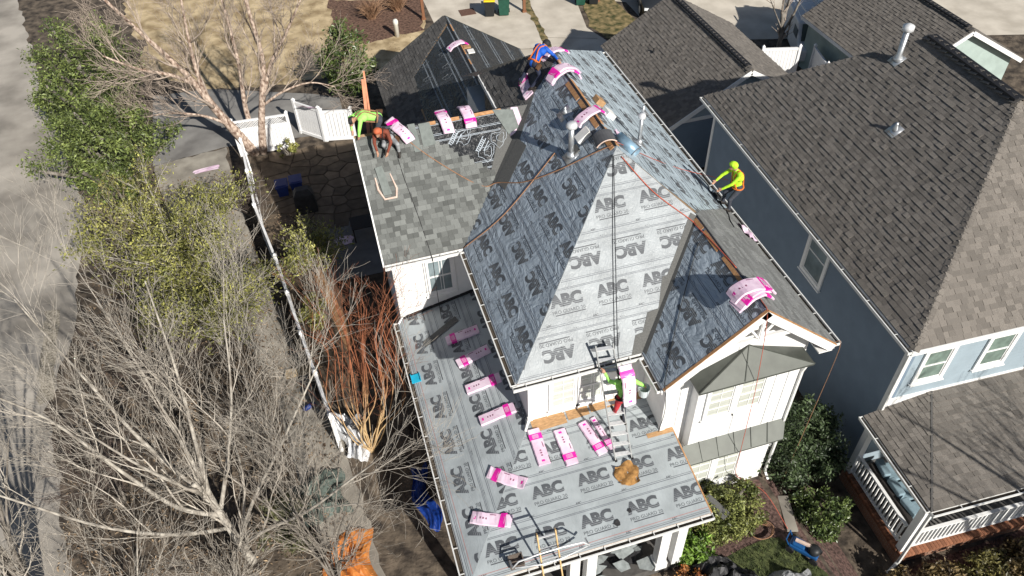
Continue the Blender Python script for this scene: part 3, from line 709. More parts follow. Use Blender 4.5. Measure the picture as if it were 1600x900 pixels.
tt = tabs_for(SgL, [(-gy1,0),(-gy0,0),(-gy0,gk*1.0),(-gy1+2.5,gk*1.5),(-gy1+.75,gk*3.45),(-gy1,gk*3.45)], 31, mat=sh_gar, wid=(.16,.2,.25,.3))
lay_tabs(GR, tt, 300)
mb = MB(); mb.bar((gx,gy0+.1,gr_+.0),(gx,gy1-.6,gr_+.0),.06,.03); build('ridge_slot', mb, black, GR)
for a, b in ((17.2,17.6),(18.1,19.0),(20.3,20.9)):
    mb = MB(); mb.bar((gx+.07,a,gr_-.02),(gx+.07,b,gr_-.02),.08,.02,SgR.n); build('ridge_board', mb, lumber, GR)
for y in (gy0-.02, gy1+.02):
    for s in (-1,1):
        mb = MB(); mb.bar((gx+s*gh,y,gz-.08),(gx,y,gr_-.08),.03,.18,V((-s*gs,0,1))); build('rake_board', mb, metal_dk, GR)
mb = MB(); mb.b2((gx-gh+.35,gy0+.3,0),(gx+gh-.35,gy1-.3,2.5)); build('wall', mb, white, GR)
mb = MB(); mb.prism([(gx-gh+.35,gy0+.3,2.5),(gx+gh-.35,gy0+.3,2.5),(gx,gy0+.3,4.5)], (0,.2,0)); build('gable_wall', mb, white, GR); mb = MB(); mb.prism([(gx-gh+.35,gy1-.5,2.5),(gx+gh-.35,gy1-.5,2.5),(gx,gy1-.5,4.5)], (0,.2,0)); build('gable_wall', mb, white, GR)

# ================================================================ neighbouring blue-grey house
NB = thing('neighbour_house', 'blue-grey siding house with brown shingle hip roof and railed front porch', 'house', (14.5, 4, -.85))
th_ = math.atan2(-.56, 12.45)        # slight turn from ours
nX = V((math.cos(th_), math.sin(th_), 0)); nY = V((-math.sin(th_), math.cos(th_), 0)); N0 = V((9.69,-1.83,0)); UZ = V((0,0,1))
def N(x, y, z): return N0+nX*x+nY*y+UZ*z
NE, NW, NL, NR_ = 5.5, 9.8, 12.46, 9.0
nh = NW/2; ns = (NR_-NE)/nh; nk = math.sqrt(1+ns*ns)
Ra, Rb = N(nh,4.55,NR_), N(nh,8.3,NR_)
SnL = Slope(N(0,0,NE), -nY, nX+UZ*ns); SnF = Slope(N(0,0,NE), nX, nY*4.55+UZ*(NR_-NE))
uv3 = lambda S, ps: [S.uv(p) for p in ps]
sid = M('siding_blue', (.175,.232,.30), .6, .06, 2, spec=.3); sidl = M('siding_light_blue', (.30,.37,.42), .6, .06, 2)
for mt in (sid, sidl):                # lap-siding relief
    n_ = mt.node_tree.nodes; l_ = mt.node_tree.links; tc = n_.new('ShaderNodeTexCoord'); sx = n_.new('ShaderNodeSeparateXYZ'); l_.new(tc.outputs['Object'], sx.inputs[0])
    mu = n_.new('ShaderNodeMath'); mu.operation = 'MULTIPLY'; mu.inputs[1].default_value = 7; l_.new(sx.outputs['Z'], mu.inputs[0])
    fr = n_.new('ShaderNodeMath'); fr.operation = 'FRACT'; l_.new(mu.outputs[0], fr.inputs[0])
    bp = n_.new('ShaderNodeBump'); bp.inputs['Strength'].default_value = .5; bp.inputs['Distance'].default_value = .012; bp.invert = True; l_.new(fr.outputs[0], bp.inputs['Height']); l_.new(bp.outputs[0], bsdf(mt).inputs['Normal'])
eL = [N(0,0,NE),N(0,NL,NE),Rb,Ra]; eF = [N(0,0,NE),N(NW,0,NE),Ra]; eR = [N(NW,0,NE),N(NW,NL,NE),Rb,Ra]; eB = [N(0,NL,NE),N(NW,NL,NE),Rb]
for pl in (eL,eF,eR,eB): deck(NB, pl, sh_nb)
nt_ = tabs_for(SnL, uv3(SnL, eL)[::-1], 41, mat=sh_nb, tk=1.25, wid=(.15,.19,.23)) + tabs_for(SnF, uv3(SnF, eF), 42, mat=sh_nb, tk=1.25, wid=(.15,.19,.23))
# porch roof
pe = 2.45; po = [N(-.2,-2.72,pe),N(8,-2.72,pe),N(8,.32,pe+.42),N(1.75,.32,pe+.42)]; pl_ = [N(-.2,-2.72,pe),N(1.75,.32,pe+.42),N(-.2,.32,pe)]
Spf = Slope(po[0], nX, nY*3.04+UZ*.42); Spl = Slope(pl_[0], -nY, nX*1.95+UZ*.42)
deck(NB, po, sh_nb, .08); deck(NB, pl_, sh_nb, .08)
nt_ += tabs_for(Spf, uv3(Spf, po), 43, mat=sh_nb, tk=1.25, wid=(.15,.19,.23)) + tabs_for(Spl, uv3(Spl, pl_), 44, mat=sh_nb, tk=1.25, wid=(.15,.19,.23))
lay_tabs(NB, nt_, 300)
ridge_caps(NB, N(0,0,NE), Ra, sh_nb, .13, .035, .2, .45, 'hip_cap'); ridge_caps(NB, Rb, N(0,NL,NE)+UZ*.0, sh_nb, .12, .03, -.2, .45, 'hip_cap') if False else None
ridge_caps(NB, N(0,NL,NE), Rb, sh_nb, .12, .03, .2, .45, 'hip_cap')
ridge_caps(NB, Ra+nY*-.1, Rb+nY*.1, sh_nb, .2, .13, .25, .55)
mb = MB(); mb.bar(Ra+UZ*.03, Rb+UZ*.03, .30, .13); build('ridge_vent', mb, black, NB)
mb = MB(); mb.bar(po[0]+UZ*.02, po[3]+UZ*.02, .05, .012); build('hip_line', mb, sh_gar, NB)
# walls
def nbox(name, lo, hi, mat): 
    mb = MB(); c = [(a+b)/2 for a, b in zip(lo, hi)]; mb.box(N(*c), [b-a for a, b in zip(lo, hi)], (nX,nY,UZ)); return build(name, mb, mat, NB)
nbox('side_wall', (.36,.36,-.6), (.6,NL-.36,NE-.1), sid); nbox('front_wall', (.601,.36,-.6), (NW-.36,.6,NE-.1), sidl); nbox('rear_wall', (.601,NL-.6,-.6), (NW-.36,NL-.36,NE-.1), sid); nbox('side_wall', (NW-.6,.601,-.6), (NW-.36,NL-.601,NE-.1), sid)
nbox('corner_board', (.335,.335,-.2), (.47,.47,NE-.1), trimw); nbox('corner_board', (.335,NL-.47,-.2), (.47,NL-.335,NE-.1), trimw)
nbox('frieze', (.34,.48,NE-.35), (.358,NL-.48,NE-.1), sid)
nbox('soffit', (.03,.03,NE-.14), (.35,NL-.03,NE-.11), trimw); nbox('soffit', (.36,.03,NE-.145), (NW,.35,NE-.115), trimw)
nbox('fascia', (-.03,-.03,NE-.19), (-.005,NL,NE-.02), trimw); nbox('fascia', (0,-.035,NE-.19), (NW,-.006,NE-.02), trimw)
gutter(NB, N(-.03,-.02,NE-.02), N(-.03,NL,NE-.02), -nX, 1.2); 
window(NB, N(.355,4.72,4.42), -nY, -nX, .92, 1.6, glass_m, .12)
for x in (1.35,3.25): window(NB, N(x,.355,4.15), nX, -nY, .72, 1.15, M('window_green', (.16,.22,.19), .1, .3, 3, spec=.7), .12)
nbox('wing_wall', (5.0,-.5,2.9), (9.4,.355,5.4), sid)
nbox('step_trim', (.48,.33,pe+.02), (5,.356,pe+.5), trimw)
# porch: brick foundation with a soldier course, floor, balustrades, posts
brickm = M('brick_face', (.27,.115,.062), .9, .25, 10, bump=.3, bscale=60, rnd=.3)
bt2 = bpy.data.materials.new('brick_wall'); bt2.use_nodes = True; n_ = bt2.node_tree.nodes; l_ = bt2.node_tree.links
bk = n_.new('ShaderNodeTexBrick'); bk.inputs['Color1'].default_value = (.25,.10,.055,1); bk.inputs['Color2'].default_value = (.32,.15,.085,1); bk.inputs['Mortar'].default_value = (.32,.27,.22,1); bk.inputs['Scale'].default_value = 1
bk.inputs['Brick Width'].default_value = .21; bk.inputs['Row Height'].default_value = .075; bk.inputs['Mortar Size'].default_value = .008
tc = n_.new('ShaderNodeTexCoord'); sx = n_.new('ShaderNodeSeparateXYZ'); l_.new(tc.outputs['Object'], sx.inputs[0]); ad = n_.new('ShaderNodeMath'); l_.new(sx.outputs['X'], ad.inputs[0]); l_.new(sx.outputs['Y'], ad.inputs[1])
cb = n_.new('ShaderNodeCombineXYZ'); l_.new(ad.outputs[0], cb.inputs[0]); l_.new(sx.outputs['Z'], cb.inputs[1]); l_.new(cb.outputs[0], bk.inputs['Vector']); l_.new(bk.outputs['Color'], bsdf(bt2).inputs['Base Color']); bsdf(bt2).inputs['Roughness'].default_value = .9
fz = -.28
nbox('foundation', (.02,-2.55,-1.0), (8,.35,fz-.13), bt2)
bm_ = MB(); bm_.box((0,0,0), (.098,.2,.12)); bme = bm_.mesh('brick', [brickm])
for i in range(74): at(link('brick', bme), N(.07+.108*i,-2.52,fz-.066), nX, nY, UZ, NB)
for i in range(24): at(link('brick', bme), N(.085,-2.35+.108*i,fz-.066), nY, -nX, UZ, NB)
nbox('porch_floor', (.19,-2.41,fz-.12), (8,.35,fz-.01), M('porch_boards', (.13,.125,.12), .7, .2, 5))
def balustrade(a, b, n):
    a, b = V(a), V(b); mb = MB(); mb.bar(a+UZ*.92, b+UZ*.92, .09, .05); o = build('top_rail', mb, trimw, NB)
    mb = MB(); mb.bar(a+UZ*.12, b+UZ*.12, .07, .05); build('bottom_rail', mb, trimw, NB)
    pm = MB(); pm.box((0,0,.52), (.045,.045,.74)); pme = pm.mesh('baluster', [trimw])
    for i in range(n): at(link('baluster', pme), a.lerp(b, (i+.5)/n), nX, nY, UZ, NB)
balustrade(N(.12,-2.2,fz), N(.12,.1,fz), 17); balustrade(N(.35,-2.42,fz), N(4.2,-2.42,fz), 28)
for x, y in ((.14,-2.38),(4.4,-2.40),(.14,.2)): nbox('porch_post', (x-.1,y-.1,fz), (x+.1,y+.1,pe-.05), trimw)
nbox('porch_beam', (-.02,-2.55,pe-.28), (8,-2.36,pe-.085), trimw); nbox('porch_beam', (.0,-2.3,pe-.28), (.17,.3,pe-.085), trimw)
gutter(NB, po[0]-nX*.02+UZ*.0, po[1]+UZ*.0, -nY, 1.5); gutter(NB, N(-.22,-2.7,pe), N(-.22,.32,pe), -nX, 1.5)
downspout(NB, [N(-.2,-2.75,pe-.1),N(.0,-2.62,pe-.35),N(.0,-2.62,-.55),N(-.35,-2.75,-.78)], .05); downspout(NB, [N(.2,.2,NE-.15),N(.30,.3,NE-.4),N(.3,.3,pe+.05)], .045)
# flue and plumbing stack on its roof
def npipe(p, h, r, cap):
    mb = MB(); mb.box(p+SnL.n*.03, (.4,.4,.012), (SnL.u,SnL.w,SnL.n)); mb.lathe([(r*1.8,0),(r*1.6,.1),(r,.2),(r,h)], p, 14); o = build('vent_pipe', mb, galv, NB, True)
    if cap: m2 = MB(); m2.lathe([(r*1.1,h-.02),(r*1.9,h+.02),(r*1.9,h+.16),(r*.5,h+.22),(.01,h+.23)], p, 16); build('vent_cap', m2, alum, o, True)
npipe(SnL.P(*SnL.uv((14.13,6.33,8.3))), .95, .09, True); npipe(SnL.P(*SnL.uv((12.88,4.16,7.3))), .28, .045, False)
# porch sofa with loose cushions
SO = thing('porch_sofa', 'dark outdoor sofa with pale blue cushions on the railed porch', 'sofa', N(1.0,-1.2,fz))
cush = M('cushion_blue', (.22,.31,.36), .85, .12, 6, bump=.2, bscale=30); wick = M('wicker_dark', (.03,.026,.024), .8, .3, 40)
def nb_(name, lo, hi, mat, par, tilt=0):
    mb = MB(); c = [(a+b)/2 for a, b in zip(lo, hi)]; q = Matrix.Rotation(tilt, 3, 'Z'); mb.box(N(*c), [b-a for a, b in zip(lo, hi)], (q@nX,q@nY,UZ)); o = build(name, mb, mat, par)
    bv = o.modifiers.new('b', 'BEVEL'); bv.width = .04; bv.segments = 3; return o
nb_('sofa_base', (.35,-2.1,fz), (1.15,-.1,fz+.38), wick, SO); nb_('backrest', (.33,-2.1,fz+.38), (.5,-.1,fz+.8), wick, SO)
for i, y in enumerate((-2.0,-1.35,-.7)): nb_('seat_cushion', (.52,y,fz+.385), (1.2,y+.6,fz+.54), cush, SO, .05*(i-1)); nb_('back_cushion', (.46,y+.02,fz+.5), (.68,y+.58,fz+.95), cush, SO, .12*(1-i))
# ================================================================ neighbour's garage
NG = thing('garage', 'grey-blue gabled garage with weathered brown shingles beside the neighbour house', 'garage', (13.7,17,0))
a0, a1, ax_, aw, az, ar = 13.1, 20.6, 13.75, 3.4, 2.55, 4.55
as_ = (ar-az)/aw; ak = math.sqrt(1+as_*as_)
SaL = Slope((ax_-aw,0,az), (0,-1,0), (1,0,as_)); SaR = Slope((ax_+aw,0,az), (0,1,0), (-1,0,as_))
deck(NG, [(ax_-aw,a0,az),(ax_,a0,ar),(ax_,a1,ar),(ax_-aw,a1,az)], sh_nb); deck(NG, [(ax_+aw,a0,az),(ax_+aw,a1,az),(ax_,a1,ar),(ax_,a0,ar)], sh_nb)
lay_tabs(NG, tabs_for(SaL, [(-a1,0),(-a0,0),(-a0,ak*aw),(-a1,ak*aw)], 51, mat=sh_nb, tk=1.25, wid=(.15,.19,.23))+tabs_for(SaR, [(a0,0),(a1,0),(a1,ak*aw),(a0,ak*aw)], 52, mat=sh_nb, tk=1.25, wid=(.15,.19,.23)), 300)
ridge_caps(NG, (ax_,a0,ar), (ax_,a1,ar), sh_nb, .17, .10, .25, .5); mb = MB(); mb.bar((ax_,a0+.3,ar+.02),(ax_,a1-.3,ar+.02),.26,.1); build('ridge_vent', mb, black, NG)
for y in (a0-.02,):
    for s in (-1,1): mb = MB(); mb.bar((ax_+s*aw,y,az-.08),(ax_,y,ar-.08),.03,.2,V((-s*as_,0,1))); build('rake_board', mb, trimw, NG)
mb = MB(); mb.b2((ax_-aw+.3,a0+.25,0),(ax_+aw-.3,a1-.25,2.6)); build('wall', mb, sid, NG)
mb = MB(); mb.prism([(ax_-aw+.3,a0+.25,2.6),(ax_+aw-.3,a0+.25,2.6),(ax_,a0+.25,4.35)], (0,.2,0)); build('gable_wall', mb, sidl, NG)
mb = MB(); mb.bar((ax_-aw+.3,a0+.24,2.6),(ax_+aw-.3,a0+.24,2.6),.03,.16); build('band_board', mb, trimw, NG)
mb = MB(); mb.lathe([(.09,0),(.03,.08),(.03,.2)], SaL.P(-17.8,1.6,.01), 10); build('vent_pipe', mb, black, NG)
# ================================================================ far house, upper right
TH = thing('garage', 'far garage with pale green walls and a white gable at the upper right', 'garage', (24.1,16.5,0))
b0, b1, bx_, bw, bz, brz = 13.0, 20.0, 24.1, 3.4, 2.6, 4.5
bs = (brz-bz)/bw; bk_ = math.sqrt(1+bs*bs); sidg = M('siding_green', (.36,.44,.41), .6, .08, 2)
SbL = Slope((bx_-bw,0,bz), (0,-1,0), (1,0,bs)); SbR = Slope((bx_+bw,0,bz), (0,1,0), (-1,0,bs))
deck(TH, [(bx_-bw,b0,bz),(bx_,b0,brz),(bx_,b1,brz),(bx_-bw,b1,bz)], sh_nb); deck(TH, [(bx_+bw,b0,bz),(bx_+bw,b1,bz),(bx_,b1,brz),(bx_,b0,brz)], sh_nb)
lay_tabs(TH, tabs_for(SbL, [(-b1,0),(-b0,0),(-b0,bk_*bw),(-b1,bk_*bw)], 61, mat=sh_nb, tk=1.25, wid=(.15,.19,.23))+tabs_for(SbR, [(b0,0),(b1,0),(b1,bk_*bw),(b0,bk_*bw)], 62, mat=sh_nb, tk=1.25, wid=(.15,.19,.23)), 300)
ridge_caps(TH, (bx_,b0,brz), (bx_,b1,brz), sh_nb, .17, .10, .25, .5); mb = MB(); mb.bar((bx_,b0+.3,brz+.02),(bx_,b1-.3,brz+.02),.26,.1); build('ridge_vent', mb, black, TH)
for s in (-1,1): mb = MB(); mb.bar((bx_+s*bw,b0-.02,bz-.1),(bx_,b0-.02,brz-.1),.03,.18,V((-s*bs,0,1))); build('rake_board', mb, trimw, TH)
mb = MB(); mb.bar((bx_-bw-.01,b0,bz-.08),(bx_-bw-.01,b1,bz-.08),.03,.16); build('fascia', mb, trimw, TH)
mb = MB(); mb.b2((bx_-bw+.3,b0+.3,0),(bx_+bw-.3,b1-.3,2.65)); build('wall', mb, sidg, TH)
mb = MB(); mb.prism([(bx_-bw+.3,b0+.3,2.65),(bx_+bw-.3,b0+.3,2.65),(bx_,b0+.3,4.3)], (0,.2,0)); build('gable_wall', mb, sidg, TH)
# ================================================================ shingle bundles in pink wrappers
pink = M('wrapper_pink', (.74,.52,.67), .45, .12, 3, bump=.25, bscale=14, c2=(.82,.66,.77)); mag = M('wrapper_magenta', (.74,.02,.36), .45, .1, 5)
pdk = M('wrapper_print', (.22,.07,.13), .6, .1); shgl = M('bundle_edge', (.10,.10,.10), .9, .3, 30)
NB_ = [0]
def bundle(label, c, X, n, bend=0., L=1.0, Wb=.335, T=.075, flip=False, sag=0., group='pink wrapped shingle bundles', open_end=False):
    """wrapped shingle bundle; X along its length, n its up; bend > 0 folds it over a ridge"""
    c, X, n = V(c), V(X).normalized(), V(n).normalized(); X = (X-n*X.dot(n)).normalized(); Y = n.cross(X)
    b = thing('shingle_bundle', label, 'shingle bundle', c, group); NB_[0] += 1; rg = random.Random(NB_[0])
    def P(t, y, h):
        """t from -1/2 to 1/2 along the bundle"""
        if bend:
            R_ = L/bend; a = t*bend; h = h*.72; wv_ = .022*math.sin(9*t+NB_[0]*1.7)+.012*math.sin(21*t+y*9+NB_[0]); return c+X*((R_+h)*math.sin(a))+n*((R_+h)*math.cos(a)-R_+wv_*(.4+2*abs(t)))+Y*(y+.03*math.sin(4*t+NB_[0]))
        return c+X*(t*L)+Y*(y+sag*.06*math.sin(t*6))+n*(h+.012*sag*math.cos(t*5.5))
    def slab(name, t0, t1, y0, y1, h0, h1, mat, k, par, rough=0.):
        mb = MB(); cs = []
        for i in range(k+1):
            t = t0+(t1-t0)*i/k; j = rg.uniform(-rough, rough); e = .012 if rough else 0
            cs += [P(t,y0+e+j,h0), P(t,y1-e+j,h0), P(t,y1+j,h0+(h1-h0)*.5), P(t,y1-e*2+j,h1), P(t,y0+e*2+j,h1), P(t,y0+j,h0+(h1-h0)*.5)]
        fs = []
        for i in range(k):
            for q in range(6): fs.append((i*6+q, i*6+(q+1) % 6, i*6+6+(q+1) % 6, i*6+6+q))
        fs += [(5,4,3,2,1,0), tuple(k*6+q for q in range(6))]
        mb.add(cs, fs); return build(name, mb, mat, par)
    body = slab('wrapper', -.5, .5, -Wb/2, Wb/2, .0, T, pink, 12, b, .006)
    s = -1 if flip else 1
    a, d = sorted((s*.20, s*.36)); slab('colour_band', a, d, -Wb/2-.003, Wb/2+.003, .01, T+.003, mag, 5, b)
    for i in range(3): t = s*(-.12-.07*i); slab('printed_dot', t-.016, t+.016, -.02, .025, T+.001, T+.004, pdk, 1, body)
    slab('printed_mark', min(s*-.38, s*-.43), max(s*-.38, s*-.43), -.05, .03, T+.001, T+.004, mag, 1, body)
    for i in range(4): slab('printed_mark', s*.28-.05+.028*i, s*.28-.05+.028*i+.012, -.09, .08, T+.0035, T+.005, pink, 1, body)
    slab('printed_mark', min(s*-.05, s*.1), max(s*-.05, s*.1), Wb/2-.07, Wb/2-.05, T+.001, T+.003, pdk, 2, body)
    e = slab('exposed_edge', -.497 if s > 0 else .30, -.30 if s > 0 else .497, Wb/2-.012, Wb/2+.004, .008, T-.012, shgl, 3, b)
    return b
def mid(a, b): return (V(a)+V(b))/2
def on(S, a, b, h=.02): m = mid(a, b); u, v = S.uv(m); return S.P(u, v, h), V(b)-V(a)
for a, b, S, lab, fl in (
    ((-.99,4.02,3.29),(-.01,4.02,3.5),Sg,'pink shingle bundle farthest back on the porch roof, wholly in the shade', True),
    ((-.92,3.04,3.3),(.11,3.18,3.52),Sg,'pink shingle bundle second from the back on the porch roof, half shaded', True),
    ((-.91,2.07,3.3),(.13,2.06,3.53),Sg,'pink shingle bundle third from the back along the house wall', False),
    ((-.81,.94,3.33),(.2,.95,3.54),Sg,'pink shingle bundle lying level with the house corner, fully in sun', False)):
    p, d = on(S, a, b); bundle(lab, p, d, S.n, flip=fl)
hip = (Sf.n+Sg.n).normalized()
bundle('pink shingle bundle slanting across the porch roof hip below the house corner', mid((-1.04,-.55,3.28),(-.17,-1.28,3.32))+V((0,0,.06)), V((-.17,-1.28,3.32))-V((-1.04,-.55,3.28)), hip, .12, flip=True)
bundle('pink shingle bundle nearest the front corner of the porch roof', mid((-1.73,-1.55,3.13),(-.8,-2.09,3.19))+V((0,0,.07)), V((-.8,-2.09,3.19))-V((-1.73,-1.55,3.13)), hip, .25)
for a, b, lab, w_, fl in (((.41,.14,3.54),(.41,-.89,3.38),'leftmost pink bundle pointing down the porch roof below the front windows',.335, True),
    ((1.06,-.05,3.51),(1.08,-1.09,3.35),'middle pink bundle pointing down the porch roof below the front windows',.335, False),
    ((1.72,-.03,3.51),(1.93,-1.02,3.36),'pink bundle on the porch roof just left of the ladder',.3, False)):
    p, d = on(Sf, a, b); bundle(lab, p, d, Sf.n, Wb=w_, flip=fl)
p, d = on(Sf, (2.02,.0,3.51), (2.2,-.95,3.38), .02); bundle('narrow opened pink bundle in the ladder shadow beside the ladder foot', p, d, Sf.n, Wb=.16, T=.05)
# over the ridges
bundle('pink bundle hung over the wing ridge nearest the workers at its left end', (-1.0,7.93,zwr+.03), V((.5,-1,0)), V((0,-.3,1)), 1.2, flip=True)
bundle('pink bundle hung over the wing ridge right of the bare grey shingle sheet', (.32,7.98,zwr+.05), V((.02,-1,0)), V((0,-.2,1)), 1.35, flip=True)
bundle('pink bundle hung over the wing ridge beside the bare ridge board', (1.0,8.0,zwr+.05), V((-.02,-1,0)), V((0,-.2,1)), 1.35)
bundle('pink bundle on the shingled slope where the wing meets the main roof', SL.P(-8.65,k_*3.02,.03), V((.2,.9,0)), SL.n, .1)
bundle('pink bundle arched over the main ridge beside the worker in blue', (3.86,7.75,Zr+.12), V((1,.25,0)), V((0,0,1)), 2.3, L=1.15, Wb=.36)
bundle('second pink bundle stacked on the arched one beside the worker in blue', (3.86,7.78,Zr+.205), V((1,.3,0)), V((0,0,1)), 2.2, L=1.15, flip=True)
bundle('farthest pink bundle arched over the end of the main ridge', (4.1,9.25,Zr-.02), V((1,.45,-.1)), V((.1,.1,1)), 1.9, L=1.1)
bundle('pink bundle arched over the main ridge between the worker in blue and the vent pipe', (3.82,5.55,Zr+.08), V((1,.35,0)), V((0,0,1)), 2.1, L=1.1)
for i, (dx, dy, a, lab) in enumerate(((0,0,.12,'lowest pink bundle of the stack bent over the front gable ridge'),(.03,.03,.2,'middle pink bundle of the stack bent over the front gable ridge'),(-.03,.08,.05,'topmost pink bundle of the stack bent over the front gable ridge'))):
    bundle(lab, (xp-.08+dx,-.72+dy,zg_+.08+.082*i), V((1,a,0)), V((0,0,1)), 2.0-.1*i, L=1.1, Wb=.42, flip=i == 1)
bundle('pink bundle folded over the ridge of the garage behind the house', (gx-.05,18.9,gr_+.09), V((1,.3,0)), V((0,0,1)), 1.9, L=1.05)
# torn wrappers lying about
def crumple(label, c, X, Y, n, a, b, seed, mat, name='torn_wrapper', cat='wrapper', amp=.09, group=None):
    rg = random.Random(seed); mb = MB(); c = V(c); k = 7; ph = [rg.uniform(0,6.28) for _ in range(6)]
    for s in (0, 1):
        for i in range(k+1):
            for j in range(k+1):
                x, y = (i/k-.5), (j/k-.5); h = amp*(.5+.3*math.sin(9*x+ph[0]+5*y)+.3*math.sin(11*y-7*x+ph[1])+.2*rg.uniform(-1,1)*(1-s))
                e = 1+.18*math.sin(7*y+ph[2])*math.sin(6*x+ph[3])
                mb.v.append(tuple(c+X*(x*a*e)+Y*(y*b*e)+n*(max(.004,h)+.004*s)))
    q = (k+1)**2
    for s in (0,1):
        for i in range(k):
            for j in range(k):
                f = (s*q+i*(k+1)+j, s*q+(i+1)*(k+1)+j, s*q+(i+1)*(k+1)+j+1, s*q+i*(k+1)+j+1); mb.f.append(f if s else f[::-1]); mb.m.append(0)
    o = build(name, mb, mat, None, True); tag(o, label, cat, group); return o
X0, Y0, Z0 = V((1,0,0)), V((0,1,0)), V((0,0,1))
crumple('crumpled pink wrapper at the right eave below the worker in lime', SR.P(3.05,.15,.03), SR.u, SR.w, SR.n, .55, .45, 5, pink)
crumple('torn pink wrapper draped over the white back gate', (-3.55,21.05,1.78), V((.8,-.5,0)), V((.4,.6,-.5)), Z0, .8, .5, 6, pink)
crumple('pink wrapper lying flat on the garden path', (-8.55,20.4,.02), V((1,.1,0)), V((0,1,0)), Z0, 1.1, .3, 7, pink, amp=.03)
crumple('pink wrapper lying in the shade on the concrete patio', (-3.3,13.5,.02), X0, Y0, Z0, .7, .5, 8, pink, amp=.03)
crumple('small pink wrapper scrap by the metal duct on the ridge', SR.P(4.95,k_*3.4,.02), SR.u, SR.w, SR.n, .3, .25, 9, pink, amp=.06)
# loose shingles and sheets
def sheet_on(label, name, cat, S, pts, mat, h=.03, th=.012, curl=0):
    mb = MB(); mb.prism([S.P(u, v, h+(curl if i in (0,1) else 0)) for i, (u, v) in enumerate(pts)], S.n*th); return tag(build(name, mb, mat), label, cat)
lgrey = M('shingle_back', (.17,.19,.18), .8, .12, 8)
sheet_on('bare grey shingle sheet hung over the wing ridge between pink bundles', 'loose_shingle', 'shingle', SW, [(-.45,3.05),(-.08,3.08),(-.12,3.74),(-.45,3.74)], lgrey)
sheet_on('grey starter sheet lying across the wing ridge', 'loose_shingle', 'shingle', SW, [(-.72,2.95),(-.52,2.95),(-.55,3.78),(-.76,3.78)], lgrey, .035)
sheet_on('torn open grey bundle sheet at the right end of the wing ridge', 'loose_shingle', 'shingle', SW, [(2.05,2.95),(2.4,3.1),(2.35,3.65),(1.75,3.75)], lgrey, .04)
sheet_on('pale torn wrapper edge under the grey bundle sheet', 'wrapper_scrap', 'wrapper', SW, [(2.08,2.88),(2.55,3.1),(2.5,3.7),(2.3,3.72)], pink, .028)
sheet_on('dark spare shingle strip lying in the shade on the porch roof', 'loose_shingle', 'shingle', Sg, [(-4.35,.55),(-4.12,.6),(-4.62,1.75),(-4.85,1.7)], valleym, .025)
# U-shaped opened wrapper on the laid shingles
sh = thing('opened_bundle', 'opened bundle with pale wrapper edges lying on the laid wing shingles', 'shingle bundle', SW.P(-1.7,2.1,0))
mb = MB(); mb.prism([SW.P(-1.93,2.72,.03),SW.P(-1.72,2.75,.03),SW.P(-1.62,1.9,.03),SW.P(-1.86,1.9,.03)], SW.n*.05); build('shingle_stack', mb, lgrey, sh)
pale = M('kraft_pale', (.66,.50,.42), .8, .12, 9)
mb = MB(); mb.tube([SW.P(-1.98,2.45,.05),SW.P(-1.97,2.1,.06),SW.P(-1.85,1.80,.05),SW.P(-1.52,1.80,.05),SW.P(-1.46,2.05,.06),SW.P(-1.55,2.5,.04)], [.02,.035,.03,.035,.03,.015], 6); build('wrapper', mb, pale, sh)
# curved ridge-vent piece, silver duct, boxes and a chunk of plywood on the ridge
rv_ = thing('ridge_vent_sheet', 'curved dark sheet lying over the main ridge beside the vent pipe', 'roof sheet', (3.75,4.35,Zr))
mb = MB(); pr = []
for i in range(9):
    a = -1.0+1.7*i/8; pr.append((3.76+.36*math.sin(a), Zr-.30+.36*math.cos(a)+.05))
for (x, z) in pr: mb.v += [(x,4.12,z),(x+.06,4.62,z),(x,4.12,z-.015),(x+.06,4.62,z-.015)]
for i in range(8): a = i*4; mb.f += [(a,a+4,a+5,a+1),(a+2,a+3,a+7,a+6),(a,a+2,a+6,a+4),(a+1,a+5,a+7,a+3)]
mb.f += [(0,1,3,2),(32,34,35,33)]; mb.m = [0]*len(mb.f); build('sheet', mb, M('grey_sheet', (.10,.10,.105), .6, .1), rv_)
mb = MB(); mb.tube([(x,4.11,z) for x, z in pr], .016, 5); build('pale_edge', mb, pale, rv_)
du = thing('metal_duct', 'short silver metal duct lying on the right slope beside the ridge', 'duct', (4.35,4.1,8.75))
mb = MB(); ax0, ax1 = V((4.22,4.55,8.92)), V((4.5,3.98,8.72)); bd = M('duct_metal', (.22,.34,.44), .35, .2, 6, metal=.25)
n_ = 20; d_ = (ax1-ax0).normalized(); e1 = d_.orthogonal().normalized(); e2 = d_.cross(e1)
for p in (ax0, ax1):
    for r in (.165,.152):
        for i in range(n_): a = 6.28318*i/n_; mb.v.append(tuple(p+(e1*math.cos(a)+e2*math.sin(a))*r))
for i in range(n_):
    j = (i+1) % n_; mb.f += [(i,j,2*n_+j,2*n_+i),(n_+i,3*n_+i,3*n_+j,n_+j),(2*n_+i,2*n_+j,3*n_+j,3*n_+i),(i,n_+i,n_+j,j)]
mb.m = [0]*len(mb.f); build('duct_wall', mb, bd, du, True)
mb = MB(); pts = [ax1+(e1*math.cos(6.28*i/20)+e2*math.sin(6.28*i/20))*.17 for i in range(21)]; mb.tube(pts, .012, 5); build('duct_rim', mb, galv, du)
mb = MB(); mb.box(ax0+d_*.02, (.29,.29,.01), (e1,e2,d_)); build('duct_end', mb, bd, du)
def small_box(label, c, size, ax, mat, name='cardboard_box', cat='box'):
    mb = MB(); mb.box(c, size, ax); o = tag(build(name, mb, mat), label, cat); b = o.modifiers.new('b', 'BEVEL'); b.width = .008; b.segments = 2; return o
card = M('cardboard', (.40,.24,.12), .85, .15, 6); bwh = M('white_card', (.78,.77,.74), .6, .05)
